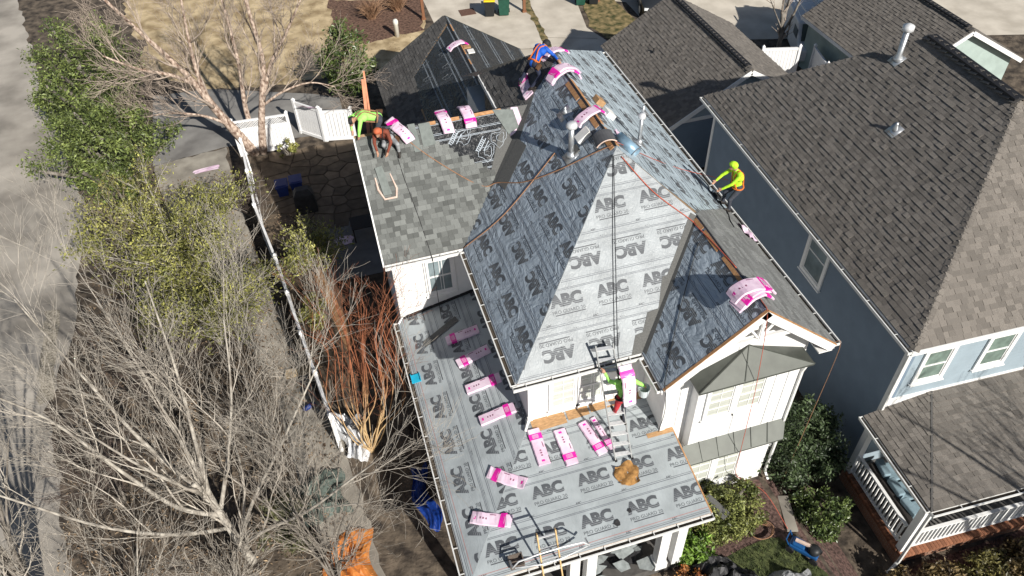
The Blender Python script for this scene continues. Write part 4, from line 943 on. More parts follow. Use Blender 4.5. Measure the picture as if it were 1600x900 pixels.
small_box('brown cardboard piece on the right slope behind the arched bundle', SR.P(6.75,k_*3.3,.10), (.3,.28,.16), (SR.u,SR.w,SR.n), card)
small_box('white box on the right slope beside the arched ridge bundle', SR.P(6.2,k_*3.2,.08), (.34,.3,.14), (SR.u,SR.w,SR.n), bwh)
small_box('white box of nails behind the capped vent pipe', SL.P(-5.05,k_*3.5,.09), (.3,.42,.13), (SL.u,SL.w,SL.n), bwh)
small_box('dark scrap of flashing lying left of the ridge vent sheet', SL.P(-4.9,k_*3.2,.04), (.3,.22,.04), (SL.u,SL.w,SL.n), valleym, 'flashing_scrap', 'flashing')
small_box('white scrap of paper on the garage ridge beside the folded bundle', (gx+.35,18.35,gr_-.08), (.28,.34,.05), None, bwh, 'paper_sheet', 'paper')
small_box('brown cardboard flap on the garage ridge beside the folded bundle', (gx+.28,18.75,gr_-.06), (.3,.26,.06), None, card, 'cardboard_flap', 'cardboard')
fo = crumple('brown foam mat under the feet of the roof ladder', Sf.P(2.3,1.50,.0), Sf.u, Sf.w, Sf.n, .56, .55, 12, M('foam_brown', (.34,.18,.06), .95, .35, 9, bump=.6, bscale=30), 'foam_mat', 'mat', .14)
tealm = M('teal_plastic', (.02,.42,.62), .4, .08)
tp_ = thing('dustpan', 'bright blue plastic pan on the left gutter edge of the porch roof', 'dustpan', (-2.13,3.14,3.05))
mb = MB(); mb.box((-2.12,3.14,3.09), (.26,.3,.02), (V((1,0,.1)).normalized(),Y0,V((-.1,0,1)).normalized())); mb.box((-2.25,3.14,3.12), (.02,.3,.06)); mb.box((-2.0,3.14,3.13), (.02,.3,.05)); build('pan', mb, tealm, tp_)
# ================================================================ ropes and cords
def rope(label, pts, r, mat, group='safety ropes'):
    P_ = [V(p) for p in pts]; out = []
    for i in range(len(P_)-1):                     # Catmull-Rom through the points
        a, b, c, d = P_[max(i-1,0)], P_[i], P_[i+1], P_[min(i+2,len(P_)-1)]
        for k in range(6):
            t = k/6; out.append(.5*((2*b)+(c-a)*t+(2*a-5*b+4*c-d)*t*t+(3*b-a-3*c+d)*t**3))
    out.append(P_[-1]); mb = MB(); mb.tube(out, r, 6); return tag(build('safety_rope', mb, mat, None, True), label, 'rope', group)
up_ = lambda S, p, h=.035: S.P(*S.uv(p), h)
rope('red-brown rope swinging from the wing workers across to the main ridge', [up_(SW,(-1.2,8.02,8.27))]+[up_(SW,p) for p in ((-.51,7.36,7.7),(.4,6.68,7.1))]+[V((.98,6.35,6.83))]+[up_(SL,p) for p in ((1.42,6.2,6.9),(1.92,5.4,7.41),(2.64,4.8,8.02),(3.49,4.28,8.75),(3.85,4.02,9.07))], .016, ropet)
rope('taut red rope from the wing valley corner up to the vent pipe', [up_(SL,p) for p in ((.02,5.1,5.76),(1.22,4.96,6.81),(2.81,5.4,8.16))], .015, ropet)
rope('thin black cord straight down the front slope from the ridge end', [up_(SF,p) for p in ((3.74,3.72,9.0),(3.17,2.12,7.58),(2.55,.19,5.93))], .0065, ropeb)
rope('second thin black cord beside the first on the front slope', [up_(SF,p) for p in ((3.76,3.7,9.0),(3.24,2.12,7.58),(2.62,.12,5.9))]+[V((2.62,-.2,5.7)),V((2.62,-.25,4.9))], .006, ropeb)
rope('bright red rope over the front slope hip to the gable ridge', [up_(SF,p) for p in ((3.95,3.7,8.92),(4.53,2.91,8.25),(5.3,2.25,7.65))]+[up_(SG,p) for p in ((5.40,2.0,7.61),(5.47,1.09,7.68))]+[V((5.5,.2,zg_+.03))], .014, rust)
rope('orange rope hanging from the gable ridge down past the bay windows', [V((5.48,-.3,zg_+.05)),V((5.5,-1.0,zg_+.05)),V((5.5,-1.30,zg_-.2)),V((5.62,-1.44,5.42)),V((5.62,-1.52,4.3)),V((5.65,-1.58,2.6)),V((5.85,-1.45,1.2)),V((6.15,-1.6,.9)),V((6.5,-2.1,.85)),V((6.9,-2.9,.06))], .008, rust)
rope('long black cord running down the gable valley side and off the eave', [up_(SG,p) for p in ((5.4,1.5,7.34),(5.06,1.3,7.34),(4.12,.08,6.54),(3.40,-1.0,5.89))]+[V((3.2,-1.36,5.85)),V((3.3,-1.32,5.0)),V((3.45,-.95,3.6))], .010, ropeb)
rope('brown rope hanging free from the right gable corner to the ground', [V((7.72,-1.25,5.9)),V((7.86,-1.34,5.7)),V((7.75,-1.4,3)),V((7.55,-1.5,hgt(7.55,-1.5)+.05))], .008, ropet)
rope('red rope down the right slope to the worker in lime', [V((3.95,4.1,9.13))]+[up_(SR,p) for p in ((5.2,4.6,7.99),(6.6,5.3,6.8))]+[V((7.55,4.95,6.55)),V((7.72,4.45,6.75))], .008, rust)
rope('black cord down the laid shingles from the wing workers', [up_(SW,p) for p in ((-1.25,7.65,8.0),(-1.2,7.0,7.3),(-1.05,6.0,6.5),(-.95,5.1,5.75))]+[V((-.95,4.95,5.72)),V((-.95,4.98,4.4)),V((-.93,4.9,3.4))], .010, ropeb)
# ================================================================ ladders
def ladder(name, label, f0, f1, t0, t1, mats, n, rail=.08, rung=.035, flat=True):
    """rails from feet f to tops t; each rung a part"""
    f0, f1, t0, t1 = V(f0), V(f1), V(t0), V(t1); L_ = thing(name, label, 'ladder', (f0+f1)/2); nn = (t0-f0).cross(f1-f0).normalized()
    for a, b in ((f0,t0),(f1,t1)): mb = MB(); mb.bar(a, b, .03, rail, nn); build('rail', mb, mats[0], L_)
    for i in range(n):
        t = (i+.6)/n; mb = MB(); a, b = f0.lerp(t0,t), f1.lerp(t1,t)
        mb.bar(a, b, .10 if flat else rung, .03, Z0); build('rung', mb, mats[1], L_)
    for a in (f0,f1): mb = MB(); mb.box(a+V((0,0,.03)), (.06,.10,.05)); build('foot', mb, black, L_)
    return L_
zl = lambda y: zf(0,y)+.05
lad = ladder('extension_ladder', 'aluminium ladder leaning from the porch roof up to the main eave', (2.16,-1.28,zl(-1.28)), (2.58,-1.33,zl(-1.33)), (2.0,.10,6.35), (2.42,.05,6.35), (M('rail_grey', (.34,.35,.35), .45, .1, metal=.2), alum), 11)
ply = M('fibreglass', (.62,.42,.20), .5, .1)
lad2 = ladder('extension_ladder', 'tan-railed ladder rising past the front gutter at the bottom of the picture', (-.46,-4.6,.02), (.0,-4.6,.02), (-.46,-2.9,4.0), (-.02,-2.9,4.0), (ply, alum), 13, .075, .035, False)
mb = MB(); mb.tube([(-1.15,-3.0,3.32),(-1.15,-3.25,3.45),(-1.0,-3.22,3.62),(-.5,-3.2,3.64),(.05,-3.2,3.64),(.55,-3.22,3.62),(.7,-3.25,3.45),(.7,-3.0,3.32)], .022, 8); mb.tube([(-1.1,-3.24,3.4),(-.46,-3.3,3.3),(.0,-3.3,3.3),(.66,-3.24,3.4)], .018, 6); build('stabiliser', mb, alum, lad2, True)
sb = thing('milk_crate', 'dark open crate caught at the front gutter beside the tan ladder', 'crate', (-1.0,-2.9,3.1))
mb = MB(); zc = 3.12
for s in (-1,1): mb.box((-1.0+s*.16,-3.0,zc+.09), (.02,.26,.18)); mb.box((-1.0,-3.0+s*.13,zc+.03), (.32,.02,.04)); mb.box((-1.0,-3.0+s*.13,zc+.10), (.32,.02,.03)); mb.box((-1.0,-3.0+s*.13,zc+.165), (.32,.02,.03))
mb.box((-1.0,-3.0,zc+.02), (.3,.24,.02)); build('crate_body', mb, M('crate_dark', (.16,.13,.11), .7, .2), sb)
# ================================================================ yard: fences, gates
pvc = M('vinyl_white', (.80,.80,.80), .4, .04, 3)
bdm = MB(); bdm.box((0,0,.5), (.148,.022,1)); bd_me = bdm.mesh('board', [pvc])
def fence(label, pts, h=1.75, lattice=0., group=None, name='vinyl_fence'):
    F_ = thing(name, label, 'fence', pts[0], group)
    for i in range(len(pts)-1):
        a, b = V(pts[i]), V(pts[i+1]); d = (b-a); L_ = d.length; d.normalize(); n = V((-d.y,d.x,0)); k = max(1, round(L_/2.4))
        for j in range(k+1):
            if j == k and i < len(pts)-2: continue
            p = a.lerp(b, j/k); mb = MB(); mb.box(p+V((0,0,(h+.1)/2)), (.12,.12,h+.1), (d,n,Z0)); mb.add([p+d*.08+n*.08+Z0*(h+.1),p-d*.08+n*.08+Z0*(h+.1),p-d*.08-n*.08+Z0*(h+.1),p+d*.08-n*.08+Z0*(h+.1),p+Z0*(h+.2)], [(0,1,4),(1,2,4),(2,3,4),(3,0,4),(3,2,1,0)]); build('post', mb, pvc, F_)
        for z, t in ((.12,.14),(h-lattice-.06,.14)) + (((h-.03,.08),) if lattice else ()):
            mb = MB(); mb.bar(a+Z0*z, b+Z0*z, .085, t); build('rail', mb, pvc, F_)
        m = int(L_/.152)
        for q in range(m): at(link('board', bd_me), a+d*((q+.5)*L_/m)+Z0*.1, d, n, Z0, F_, (1,1,h-lattice-.14))
        if lattice:
            mb = MB(); z0, z1 = h-lattice+.01, h-.07; q = -lattice
            while q < L_:
                for s in (-1,1):
                    x0, x1 = (q, q+lattice) if s > 0 else (q+lattice, q)
                    if min(x0,x1) >= 0 and max(x0,x1) <= L_: mb.bar(a+d*x0+Z0*z0+n*.004*s, a+d*x1+Z0*z1+n*.004*s, .012, .03, n)
                q += .11
            build('lattice', mb, pvc, F_)
    return F_
fence('long white vinyl fence running down between the hedge trees and the shaded yard', [(-6.62,19.4,0),(-6.32,14.6,0),(-5.78,11.3,0),(-5.25,7.2,0),(-4.75,3.6,0)])
fence('white lattice-topped vinyl fence panel behind the peeling-bark tree', [(-6.95,21.0,0),(-4.55,20.85,0)], 1.8, .42)
fence('white gate leaf standing open beyond the shaded yard', [(-4.15,22.0,0),(-3.15,20.95,0)], 1.7, 0, None, 'vinyl_gate')
fence('white gate leaf closing against the wing of the house', [(-3.05,20.9,0),(-1.75,20.6,0)], 1.6, 0, None, 'vinyl_gate')
fence('white gate panel between the two shingled garages, nearer the thin tree', [(18.2,19.0,0),(19.9,18.5,0)], 1.8, 0, None, 'vinyl_gate')
fence('white gate panel against the pale green garage wall', [(20.6,18.3,0),(20.2,16.6,0)], 1.8, 0, None, 'vinyl_gate')
# ---------------------------------------------------------------- bins, posts, pedestal
def bin_(label, c, rz, body, lid, s=1.):
    b = thing('wheeled_bin', label, 'bin', c, 'wheeled bins on the driveways'); q = Matrix.Rotation(rz, 3, 'Z'); X, Y = q@X0, q@Y0; c = V(c); P = lambda x, y, z: c+X*x*s+Y*y*s+Z0*z*s
    mb = MB(); a, t = .24, .30
    mb.add([P(-a,-a,.06),P(a,-a,.06),P(a,a,.06),P(-a,a,.06),P(-t,-t-.02,.95),P(t,-t-.02,.95),P(t,t,.95),P(-t,t,.95)], [(3,2,1,0),(0,1,5,4),(1,2,6,5),(2,3,7,6),(3,0,4,7),(4,5,6,7)]); build('body', mb, body, b)
    mb = MB(); mb.add([P(-t-.03,-t-.06,.96),P(t+.03,-t-.06,.96),P(t+.03,t+.03,.98),P(-t-.03,t+.03,.98),P(-t,-t,1.03),P(t,-t,1.03),P(t,t,1.07),P(-t,t,1.07)], [(3,2,1,0),(0,1,5,4),(1,2,6,5),(2,3,7,6),(3,0,4,7),(4,5,6,7)]); build('lid', mb, lid, b)
    for sx in (-1,1): mb = MB(); mb.tube([P(sx*.26,.26,.1),P(sx*.31,.26,.1)], .1*s, 14); build('wheel', mb, black, b)
    mb = MB(); mb.tube([P(-.24,t+.06,.95),P(.24,t+.06,.95)], .018, 6); build('handle', mb, body, b)
gbin = M('bin_green', (.015,.075,.05), .5, .1); kbin = M('bin_black', (.018,.02,.022), .5, .1); yel = M('bin_yellow', (.75,.52,.01), .45, .08)
bin_('black wheeled bin with a yellow lid on the pale driveway', (7.6,30.75,0), -.3, kbin, yel); bin_('green wheeled bin beside the yellow-lidded one', (8.4,30.6,0), -.25, gbin, kbin, 1.1)
bin_('green wheeled bin next to the patchy grass at the top edge', (13.0,30.3,0), -.3, gbin, gbin); bin_('dark wheeled bin beside the green one at the top edge', (13.75,30.15,0), -.3, kbin, kbin)
for lab, c in (('brown timber carport post beside the planting bed', (3.84,31.63)), ('brown timber carport post between the two driveways', (9.59,30.5)), ('brown timber post at the grass patch on the top edge', (14.05,30.3))):
    mb = MB(); mb.box((*c,1.4), (.16,.16,2.8)); mb.box((*c,.06), (.24,.24,.12)); mb.box((c[0],c[1],2.84), (.2,.2,.08)); tag(build('timber_post', mb, M('timber_brown', (.20,.09,.045), .8, .2, 4, stretch=(4,4,.4))), lab, 'post', 'timber posts')
mb = MB(); mb.lathe([(.13,0),(.13,.72),(.15,.74),(.15,.9),(.11,1.0),(.02,1.03)], (2.0,30.06,0), 14); tag(build('utility_pedestal', mb, M('pedestal_cream', (.66,.64,.58), .5, .06), None, True), 'cream utility pedestal standing on the tan lawn', 'pedestal')
mb = MB(); mb.b2((6.0,31.2,.013), (6.9,32.0,.03)); tag(build('doormat', mb, M('mat_brown', (.13,.07,.05), .95, .3, 20)), 'brown mat on the driveway left of the yellow-lidded bin', 'mat')
# ---------------------------------------------------------------- vehicles
def wheel(par, c, ax, r, wd):
    mb = MB(); c, ax = V(c), V(ax); mb.tube([c-ax*wd/2,c-ax*wd*.42,c+ax*wd*.42,c+ax*wd/2], [r*.9,r,r,r*.9], 20); w_ = build('wheel', mb, black, par, True)
    mb = MB(); mb.tube([c+ax*wd*.5,c+ax*(wd*.5+.015)], [r*.62,r*.5], 14); build('rim', mb, alum, w_)
def car(label, c, rz, paint, L_=4.5, Wc=1.85, suv=True):
    q = Matrix.Rotation(rz, 3, 'Z'); X, Y = q@X0, q@Y0; c = V(c); C_ = thing('parked_car', label, 'car', c); P = lambda x, y, z: c+X*x+Y*y+Z0*z
    h = 1.7 if suv else 1.45
    secs = [(-L_/2,.55,.72,.42),(-L_/2+.12,.84,.88,.28),(-L_/2+.9,.92,.98,.2),(-.3,.92,1.0,.2),(.9,.92,1.02,.2),(L_/2-.3,.9,1.02,.26),(L_/2,.78,.9,.4)]
    mb = MB(); k = 8
    for y, hw, t, b in secs: mb.v += [tuple(P(x*hw*Wc/1.85, y, z)) for x, z in ((-.92,b),(.92,b),(1,b+.15),(1,t-.12),(.88,t),(-.88,t),(-1,t-.12),(-1,b+.15))]
    for i in range(len(secs)-1):
        for j in range(k): a = i*k; mb.f.append((a+j,a+(j+1)%k,a+k+(j+1)%k,a+k+j))
    mb.f += [tuple(range(k))[::-1], tuple((len(secs)-1)*k+j for j in range(k))]; mb.m = [0]*len(mb.f); build('body', mb, paint, C_, True)
    ca = [(-L_*.17,.82,1.0),(-.05-L_*.02,.72,h),(L_*.32,.70,h-.02),(L_*.46 if suv else L_*.40,.78,1.02)]; mb = MB()
    for y, hw, z in ca: mb.v += [tuple(P(-hw*Wc/1.85,y,z)), tuple(P(hw*Wc/1.85,y,z)), tuple(P(hw*1.06*Wc/1.85,y,.96)), tuple(P(-hw*1.06*Wc/1.85,y,.96))]
    for i in range(3):
        for j in range(4): a = i*4; mb.f.append((a+j,a+(j+1)%4,a+4+(j+1)%4,a+4+j))
    mb.f += [(3,2,1,0),(12,13,14,15)]; mb.m = [0]*len(mb.f); build('window_glass', mb, glass, C_)
    mb = MB(); mb.prism([P(-.66,ca[1][0]+.05,h),P(.66,ca[1][0]+.05,h),P(.64,ca[2][0],h-.01),P(-.64,ca[2][0],h-.01)], (0,0,.03)); build('roof', mb, paint, C_)
    for s in (-1,1):
        for y in (-L_*.31,L_*.3): wheel(C_, P(s*(Wc/2-.08),y,.34), X*s, .34, .22)
        mb = MB(); mb.box(P(s*.66,-L_/2+.1,.7), (.34,.12,.14), (X,Y,Z0)); build('headlight', mb, M('lamp_glass', (.7,.72,.74), .1, .05, spec=.8), C_)
        mb = MB(); mb.box(P(s*.98,-L_*.12,1.02), (.18,.1,.12), (X,Y,Z0)); build('mirror', mb, paint, C_)
    mb = MB(); mb.box(P(0,-L_/2-.005,.55), (.9,.04,.2), (X,Y,Z0)); build('grille', mb, black, C_)
car('dark grey SUV parked at the top edge beyond the grass patch', (16.9,28.9,.01), -.25, M('paint_dark', (.025,.028,.032), .25, .05, spec=.7))
car('silver car parked at the top edge behind the thin bare tree', (22.6,29.2,.01), 1.2, M('paint_silver', (.42,.45,.48), .28, .05, metal=.4), 4.5, 1.82, False)
vn = thing('work_van', 'white work van with a loaded roof rack in the shade between the garages', 'van', (22.4,21.4,0)); wv = M('paint_white', (.66,.68,.70), .35, .05)
q = Matrix.Rotation(-.35, 3, 'Z'); vX, vY = q@X0, q@Y0; VP = lambda x, y, z: V((22.3,21.3,0))+vX*x+vY*y+Z0*z
mb = MB(); pr = [(-2.3,.4),(-2.3,1.0),(-1.75,1.2),(-1.15,1.95),(2.4,2.0),(2.45,.4)]
mb.prism([VP(-.95,y,z) for y, z in pr], vX*1.9); b_ = build('body', mb, wv, vn); bv = b_.modifiers.new('b','BEVEL'); bv.width = .08; bv.segments = 3
mb = MB(); mb.prism([VP(-.8,-1.74,1.24),VP(.8,-1.74,1.24),VP(.74,-1.22,1.9),VP(-.74,-1.22,1.9)], (0,-.03,.02)); build('windscreen', mb, glass, vn)
for s in (-1,1):
    mb = MB(); mb.box(VP(s*.962,-1.05,1.45), (.02,.75,.45), (vX,vY,Z0)); build('side_window', mb, glass, vn)
    mb = MB(); mb.box(VP(s*.962,.2,1.1), (.02,.14,1.2), (vX,vY,Z0)); build('door_gap', mb, black, vn)
    for y in (-1.5,1.6): wheel(vn, VP(s*.86,y,.36), vX*s, .36, .24)
rk = MB()
for s in (-1,1): rk.tube([VP(s*.8,-1.0,2.12),VP(s*.8,2.3,2.12)], .025, 6)
for y in (-.9,.0,.9,1.9): rk.tube([VP(-.85,y,2.12),VP(.85,y,2.12)], .022, 6)
build('roof_rack', rk, alum, vn)
rg = random.Random(5)
for i in range(7):
    a = VP(rg.uniform(-.7,.7), rg.uniform(-1.2,.2), 2.2+.03*i); b = a+vY*rg.uniform(.8,2.2)+vX*rg.uniform(-.5,.5); mb = MB(); mb.tube([a,b], rg.uniform(.03,.06), 7); tag(build('rack_pipe', mb, bwh if i % 2 else galv), 'pale pipe lying on the white van roof rack', 'pipe', 'pipes on the van rack')
# ---------------------------------------------------------------- tarps and yard clutter
def tarp(label, pts, z, amp, mat, seed, name='tarp', cat='tarp', n=16):
    """crumpled sheet over a quad"""
    rg = random.Random(seed); ph = [rg.uniform(0,6.3) for _ in range(6)]; a, b, c, d = [V((p[0],p[1],0)) for p in pts]; mb = MB()
    for s in (0,1):
        for i in range(n+1):
            for j in range(n+1):
                x, y = i/n, j/n; p = a.lerp(b,x).lerp(d.lerp(c,x), y); e = math.sin(math.pi*x)*math.sin(math.pi*y)
                h = amp*(.25+.8*e**.5)*(.6+.35*math.sin(9*x+ph[0]+4*y)+.3*math.sin(13*y-6*x+ph[1])+.22*math.sin(23*x+17*y+ph[2]))+rg.uniform(-.02,.02)*amp*3*(1-s)
                zt = z(p.x,p.y) if callable(z) else z
                mb.v.append((p.x+.12*math.sin(8*y+ph[3]), p.y+.1*math.sin(7*x+ph[4]), zt+max(.01,h)-.012*(1-s)))
    q = (n+1)**2
    for s in (0,1):
        for i in range(n):
            for j in range(n): f = (s*q+i*(n+1)+j,s*q+(i+1)*(n+1)+j,s*q+(i+1)*(n+1)+j+1,s*q+i*(n+1)+j+1); mb.f.append(f if s else f[::-1])
    mb.m = [0]*len(mb.f); return tag(build(name, mb, mat, None), label, cat)
tb = M('tarp_black', (.03,.03,.032), .55, .3, 5, bump=.5, bscale=12); tg = M('tarp_grey', (.20,.205,.21), .6, .25, 4, bump=.5, bscale=10)
tarp('black felt heap on the bed in front of the clipped shrub', [(3.4,-4.3),(4.9,-4.1),(4.9,-3.1),(3.5,-2.9)], hgt, .45, tb, 1)
tarp('grey crumpled felt heap on the front lawn at the bottom edge', [(5.5,-5.2),(6.9,-5.0),(6.7,-4.05),(5.3,-3.95)], hgt, .35, tg, 2)
tarp('dark felt heap between the grey heap and the flowering plant', [(4.7,-5.0),(5.6,-4.8),(5.5,-3.6),(4.6,-3.5)], hgt, .4, tb, 3)
tarp('bright blue tarp spread in the shade below the left porch gutter', [(-2.95,2.2),(-2.45,2.3),(-2.35,.2),(-2.8,.0)], .0, .25, M('tarp_blue', (.008,.035,.20), .4, .3, 3, bump=.5, bscale=12), 4)  # blue deepened to navy, painting in the shadow over the tarp
tarp('orange tarp crumpled on the ground beneath the bare tree', [(-5.8,-1.6),(-4.4,-1.7),(-4.35,.8),(-5.6,.75)], .0, .3, M('tarp_orange', (.55,.16,.025), .6, .3, 4, bump=.5, bscale=12, c2=(.62,.24,.06)), 5)
tarp('white sheet bunched up against the end of the long fence', [(-4.9,4.9),(-4.1,4.6),(-4.0,2.9),(-4.6,3.2)], .0, .8, M('sheet_white', (.66,.67,.69), .6, .12, 6, bump=.5, bscale=12), 6)
tarp('greenish tarp over the low heap under the bare tree', [(-6.6,2.8),(-4.9,3.0),(-4.8,1.4),(-6.3,1.3)], .0, .4, M('tarp_green', (.09,.115,.10), .7, .3, 3, bump=.5, bscale=12), 7)
tarp('grey felt scraps on the front porch floor', [(1.2,-2.6),(2.8,-2.6),(2.75,-1.0),(1.3,-1.1)], .33, .06, tb, 8)
rg = random.Random(15)
for i in range(16):
    x, y = rg.uniform(1.1,2.75), rg.uniform(-2.9,-1.3); a = rg.uniform(0,6.3); r_ = rg.uniform(.08,.3); pts = []
    for k in range(6): t = 6.283*k/6; rr = r_*rg.uniform(.5,1.3); pts.append((x+rr*math.cos(t+a)*1.4, y+rr*math.sin(t+a)*.8, .46+.004*i))
    mb = MB(); mb.prism(pts, (0,0,.006)); tag(build('felt_scrap', mb, M('scrap_grey', (.30,.33,.33), .7, .2, 8, rnd=.3)), 'torn grey scrap of old felt on the porch floor', 'felt scrap', 'torn felt scraps on the porch floor')
for lab, u, v, r_ in (('black torn felt chip nearest the middle of the porch roof front edge',1.62,.42,.07),('small black felt chip on the porch roof, right of the larger one',2.02,.62,.045)):
    mb = MB(); mb.prism([Sf.P(u+r_*math.cos(1.05*k)*(1+.4*(k%2)), v+r_*math.sin(1.05*k)*1.3, .02) for k in range(6)], Sf.n*.012); tag(build('felt_chip', mb, tb), lab, 'felt chip')
# dark covered furniture, storage bins and a teal box in the shaded yard
nv = M('bin_blue', (.015,.035,.17), .5, .1)
for i, (lab, c) in enumerate((('left of the two blue storage bins in the shaded yard',(-5.35,17.5)),('right of the two blue storage bins in the shaded yard',(-4.75,17.6)))):
    b = thing('storage_bin', lab, 'bin', (*c,0), 'blue storage bins'); mb = MB(); x, y = c
    mb.add([(x-.2,y-.25,.02),(x+.2,y-.25,.02),(x+.2,y+.25,.02),(x-.2,y+.25,.02),(x-.25,y-.3,.5),(x+.25,y-.3,.5),(x+.25,y+.3,.5),(x-.25,y+.3,.5)], [(3,2,1,0),(0,1,5,4),(1,2,6,5),(2,3,7,6),(3,0,4,7),(4,5,6,7)]); build('body', mb, nv, b)
    mb = MB(); mb.box((x,y,.53), (.56,.66,.05)); mb.box((x,y,.565), (.42,.5,.03)); build('lid', mb, nv, b)
gt = thing('grill', 'black covered grill in the deepest shade of the yard', 'grill', (-4.5,16.0,0)); mb = MB(); mb.add([(-4.95,15.7,.05),(-4.05,15.7,.05),(-4.05,16.3,.05),(-4.95,16.3,.05),(-4.9,15.75,.9),(-4.1,15.75,.9),(-4.1,16.25,.9),(-4.9,16.25,.9),(-4.75,15.85,1.15),(-4.25,15.85,1.15),(-4.25,16.15,1.15),(-4.75,16.15,1.15)], [(3,2,1,0),(0,1,5,4),(1,2,6,5),(2,3,7,6),(3,0,4,7),(4,5,9,8),(5,6,10,9),(6,7,11,10),(7,4,8,11),(8,9,10,11)]); build('cover', mb, tb, gt)
for s in (-1,1): mb = MB(); mb.tube([(-4.5+s*.38,16,.06),(-4.5+s*.42,16,.06)], .07, 10); build('wheel', mb, black, gt)
st = thing('patio_table', 'dark patio table on the concrete slab beside the wing', 'table', (-2.4,13.6,0)); mb = MB(); mb.b2((-2.9,13.2,.68),(-1.9,14.0,.72)); build('table_top', mb, wick, st)
for sx in (-1,1):
    for sy in (-1,1): mb = MB(); mb.bar((-2.4+sx*.45,13.6+sy*.35,.014),(-2.4+sx*.45,13.6+sy*.35,.68),.05,.05,X0); build('leg', mb, wick, st)
tl_ = thing('storage_box', 'teal open-topped box by the fence in the yard', 'box', (-4.95,13.0,0)); mb = MB(); x, y = -4.95, 13.0; tcl = M('teal_box', (.03,.36,.42), .5, .1)
for s in (-1,1): mb.box((x+s*.24,y,.25), (.03,.5,.5)); mb.box((x,y+s*.24,.25), (.45,.03,.5))
mb.box((x,y,.03), (.45,.45,.04)); build('box_walls', mb, tcl, tl_); mb = MB(); mb.box((x,y,.12), (.43,.43,.14)); build('contents', mb, card, tl_)
sheet('plank_path', [(-4.8,12.4),(-4.45,12.4),(-3.6,8.0),(-4.0,7.6)], .02, M('bark_path', (.26,.15,.075), .95, .3, 6, bump=.6, bscale=20))
mb = MB(); mb.b2((-6.15,7.0,.02),(-5.2,7.35,.1)); tag(build('timber_offcut', mb, M('plank_tan', (.42,.32,.2), .8, .2, 5)), 'tan timber offcut lying on the path by the fence end', 'timber')
mb = MB(); mb.capsule((-5.65,5.5,.1),(-5.4,5.6,.1),.09,.09,10); tag(build('water_jug', mb, nv, None, True), 'blue plastic jug on the ground beside the path', 'jug')
# timber lean-to (orange scaffold board) at the wing's far end
mb = MB(); mb.bar((-1.85,8.55,7.6),(-1.65,9.6,9.0),.09,.05); mb.bar((-1.72,8.6,7.6),(-1.58,9.7,9.2),.05,.04); tag(build('roof_plank', mb, M('plank_orange', (.62,.25,.14), .7, .15, 6)), 'orange plank standing up behind the wing ridge by the kneeling workers', 'plank')
# blue lawn machine
bc = thing('lawn_machine', 'blue wheeled machine with a pale handle on the grass strip', 'machine', (6.95,-3.6,0)); bl = M('machine_blue', (.010,.075,.22), .4, .15)
q = Matrix.Rotation(-.9, 3, 'Z'); bX, bY = q@X0, q@Y0; BP = lambda x, y, z: V((6.95,-3.6,hgt(6.95,-3.6)))+bX*x*.8+bY*y*.8+Z0*z*.8
mb = MB(); mb.box(BP(0,0,.26), (.8,.34,.16), (bX,bY,Z0)); mb.box(BP(-.2,0,.4), (.36,.28,.1), (bX,bY,Z0)); b_ = build('deck', mb, bl, bc); bv = b_.modifiers.new('b','BEVEL'); bv.width = .05; bv.segments = 3
mb = MB(); mb.lathe([(.16,0),(.17,.12),(.1,.2)], BP(.3,0,.36), 14); build('engine', mb, kbin, bc, True)
mb = MB(); mb.bar(BP(-.35,.0,.5), BP(.35,.02,.56), .09, .05); build('handle', mb, pale, bc)
mb = MB(); mb.tube([BP(-.5,-.18,.3),BP(-.62,-.2,.55),BP(-.62,.2,.55),BP(-.5,.18,.3)], .02, 6); build('push_bar', mb, bl, bc)
for x in (-.4,.42):
    for y in (-.25,.25): mb = MB(); mb.tube([BP(x,y-.03,.12),BP(x,y+.03,.12)], .12, 14); build('wheel', mb, black, bc)
mb = MB(); mb.box((4.95,-2.1,.98), (.28,.75,.02), (V((.9,.4,.1)).normalized(),V((-.4,.9,.1)).normalized(),Z0)); tag(build('loose_shingle', mb, valleym), 'dark shingle strip fallen on top of the clipped shrub', 'shingle')
mb = MB(); c_ = V((6.15,-2.75,.05)); pts = [c_+V((.28*math.cos(t*.3)*(1+.004*t),.22*math.sin(t*.3)*(1+.004*t),.002*t)) for t in range(70)]; mb.tube(pts, .014, 5); tag(build('hose_coil', mb, ropet, None, True), 'coiled tan cord on the mulch beside the clipped shrub', 'cord')
mb = MB(); mb.bar((7.35,-1.9,hgt(7.35,-1.9)+.03),(7.0,-3.0,.05),.3,.04); tag(build('stepping_stone', mb, pathm), 'pale concrete edging slab beside the shaded side yard', 'paving slab')
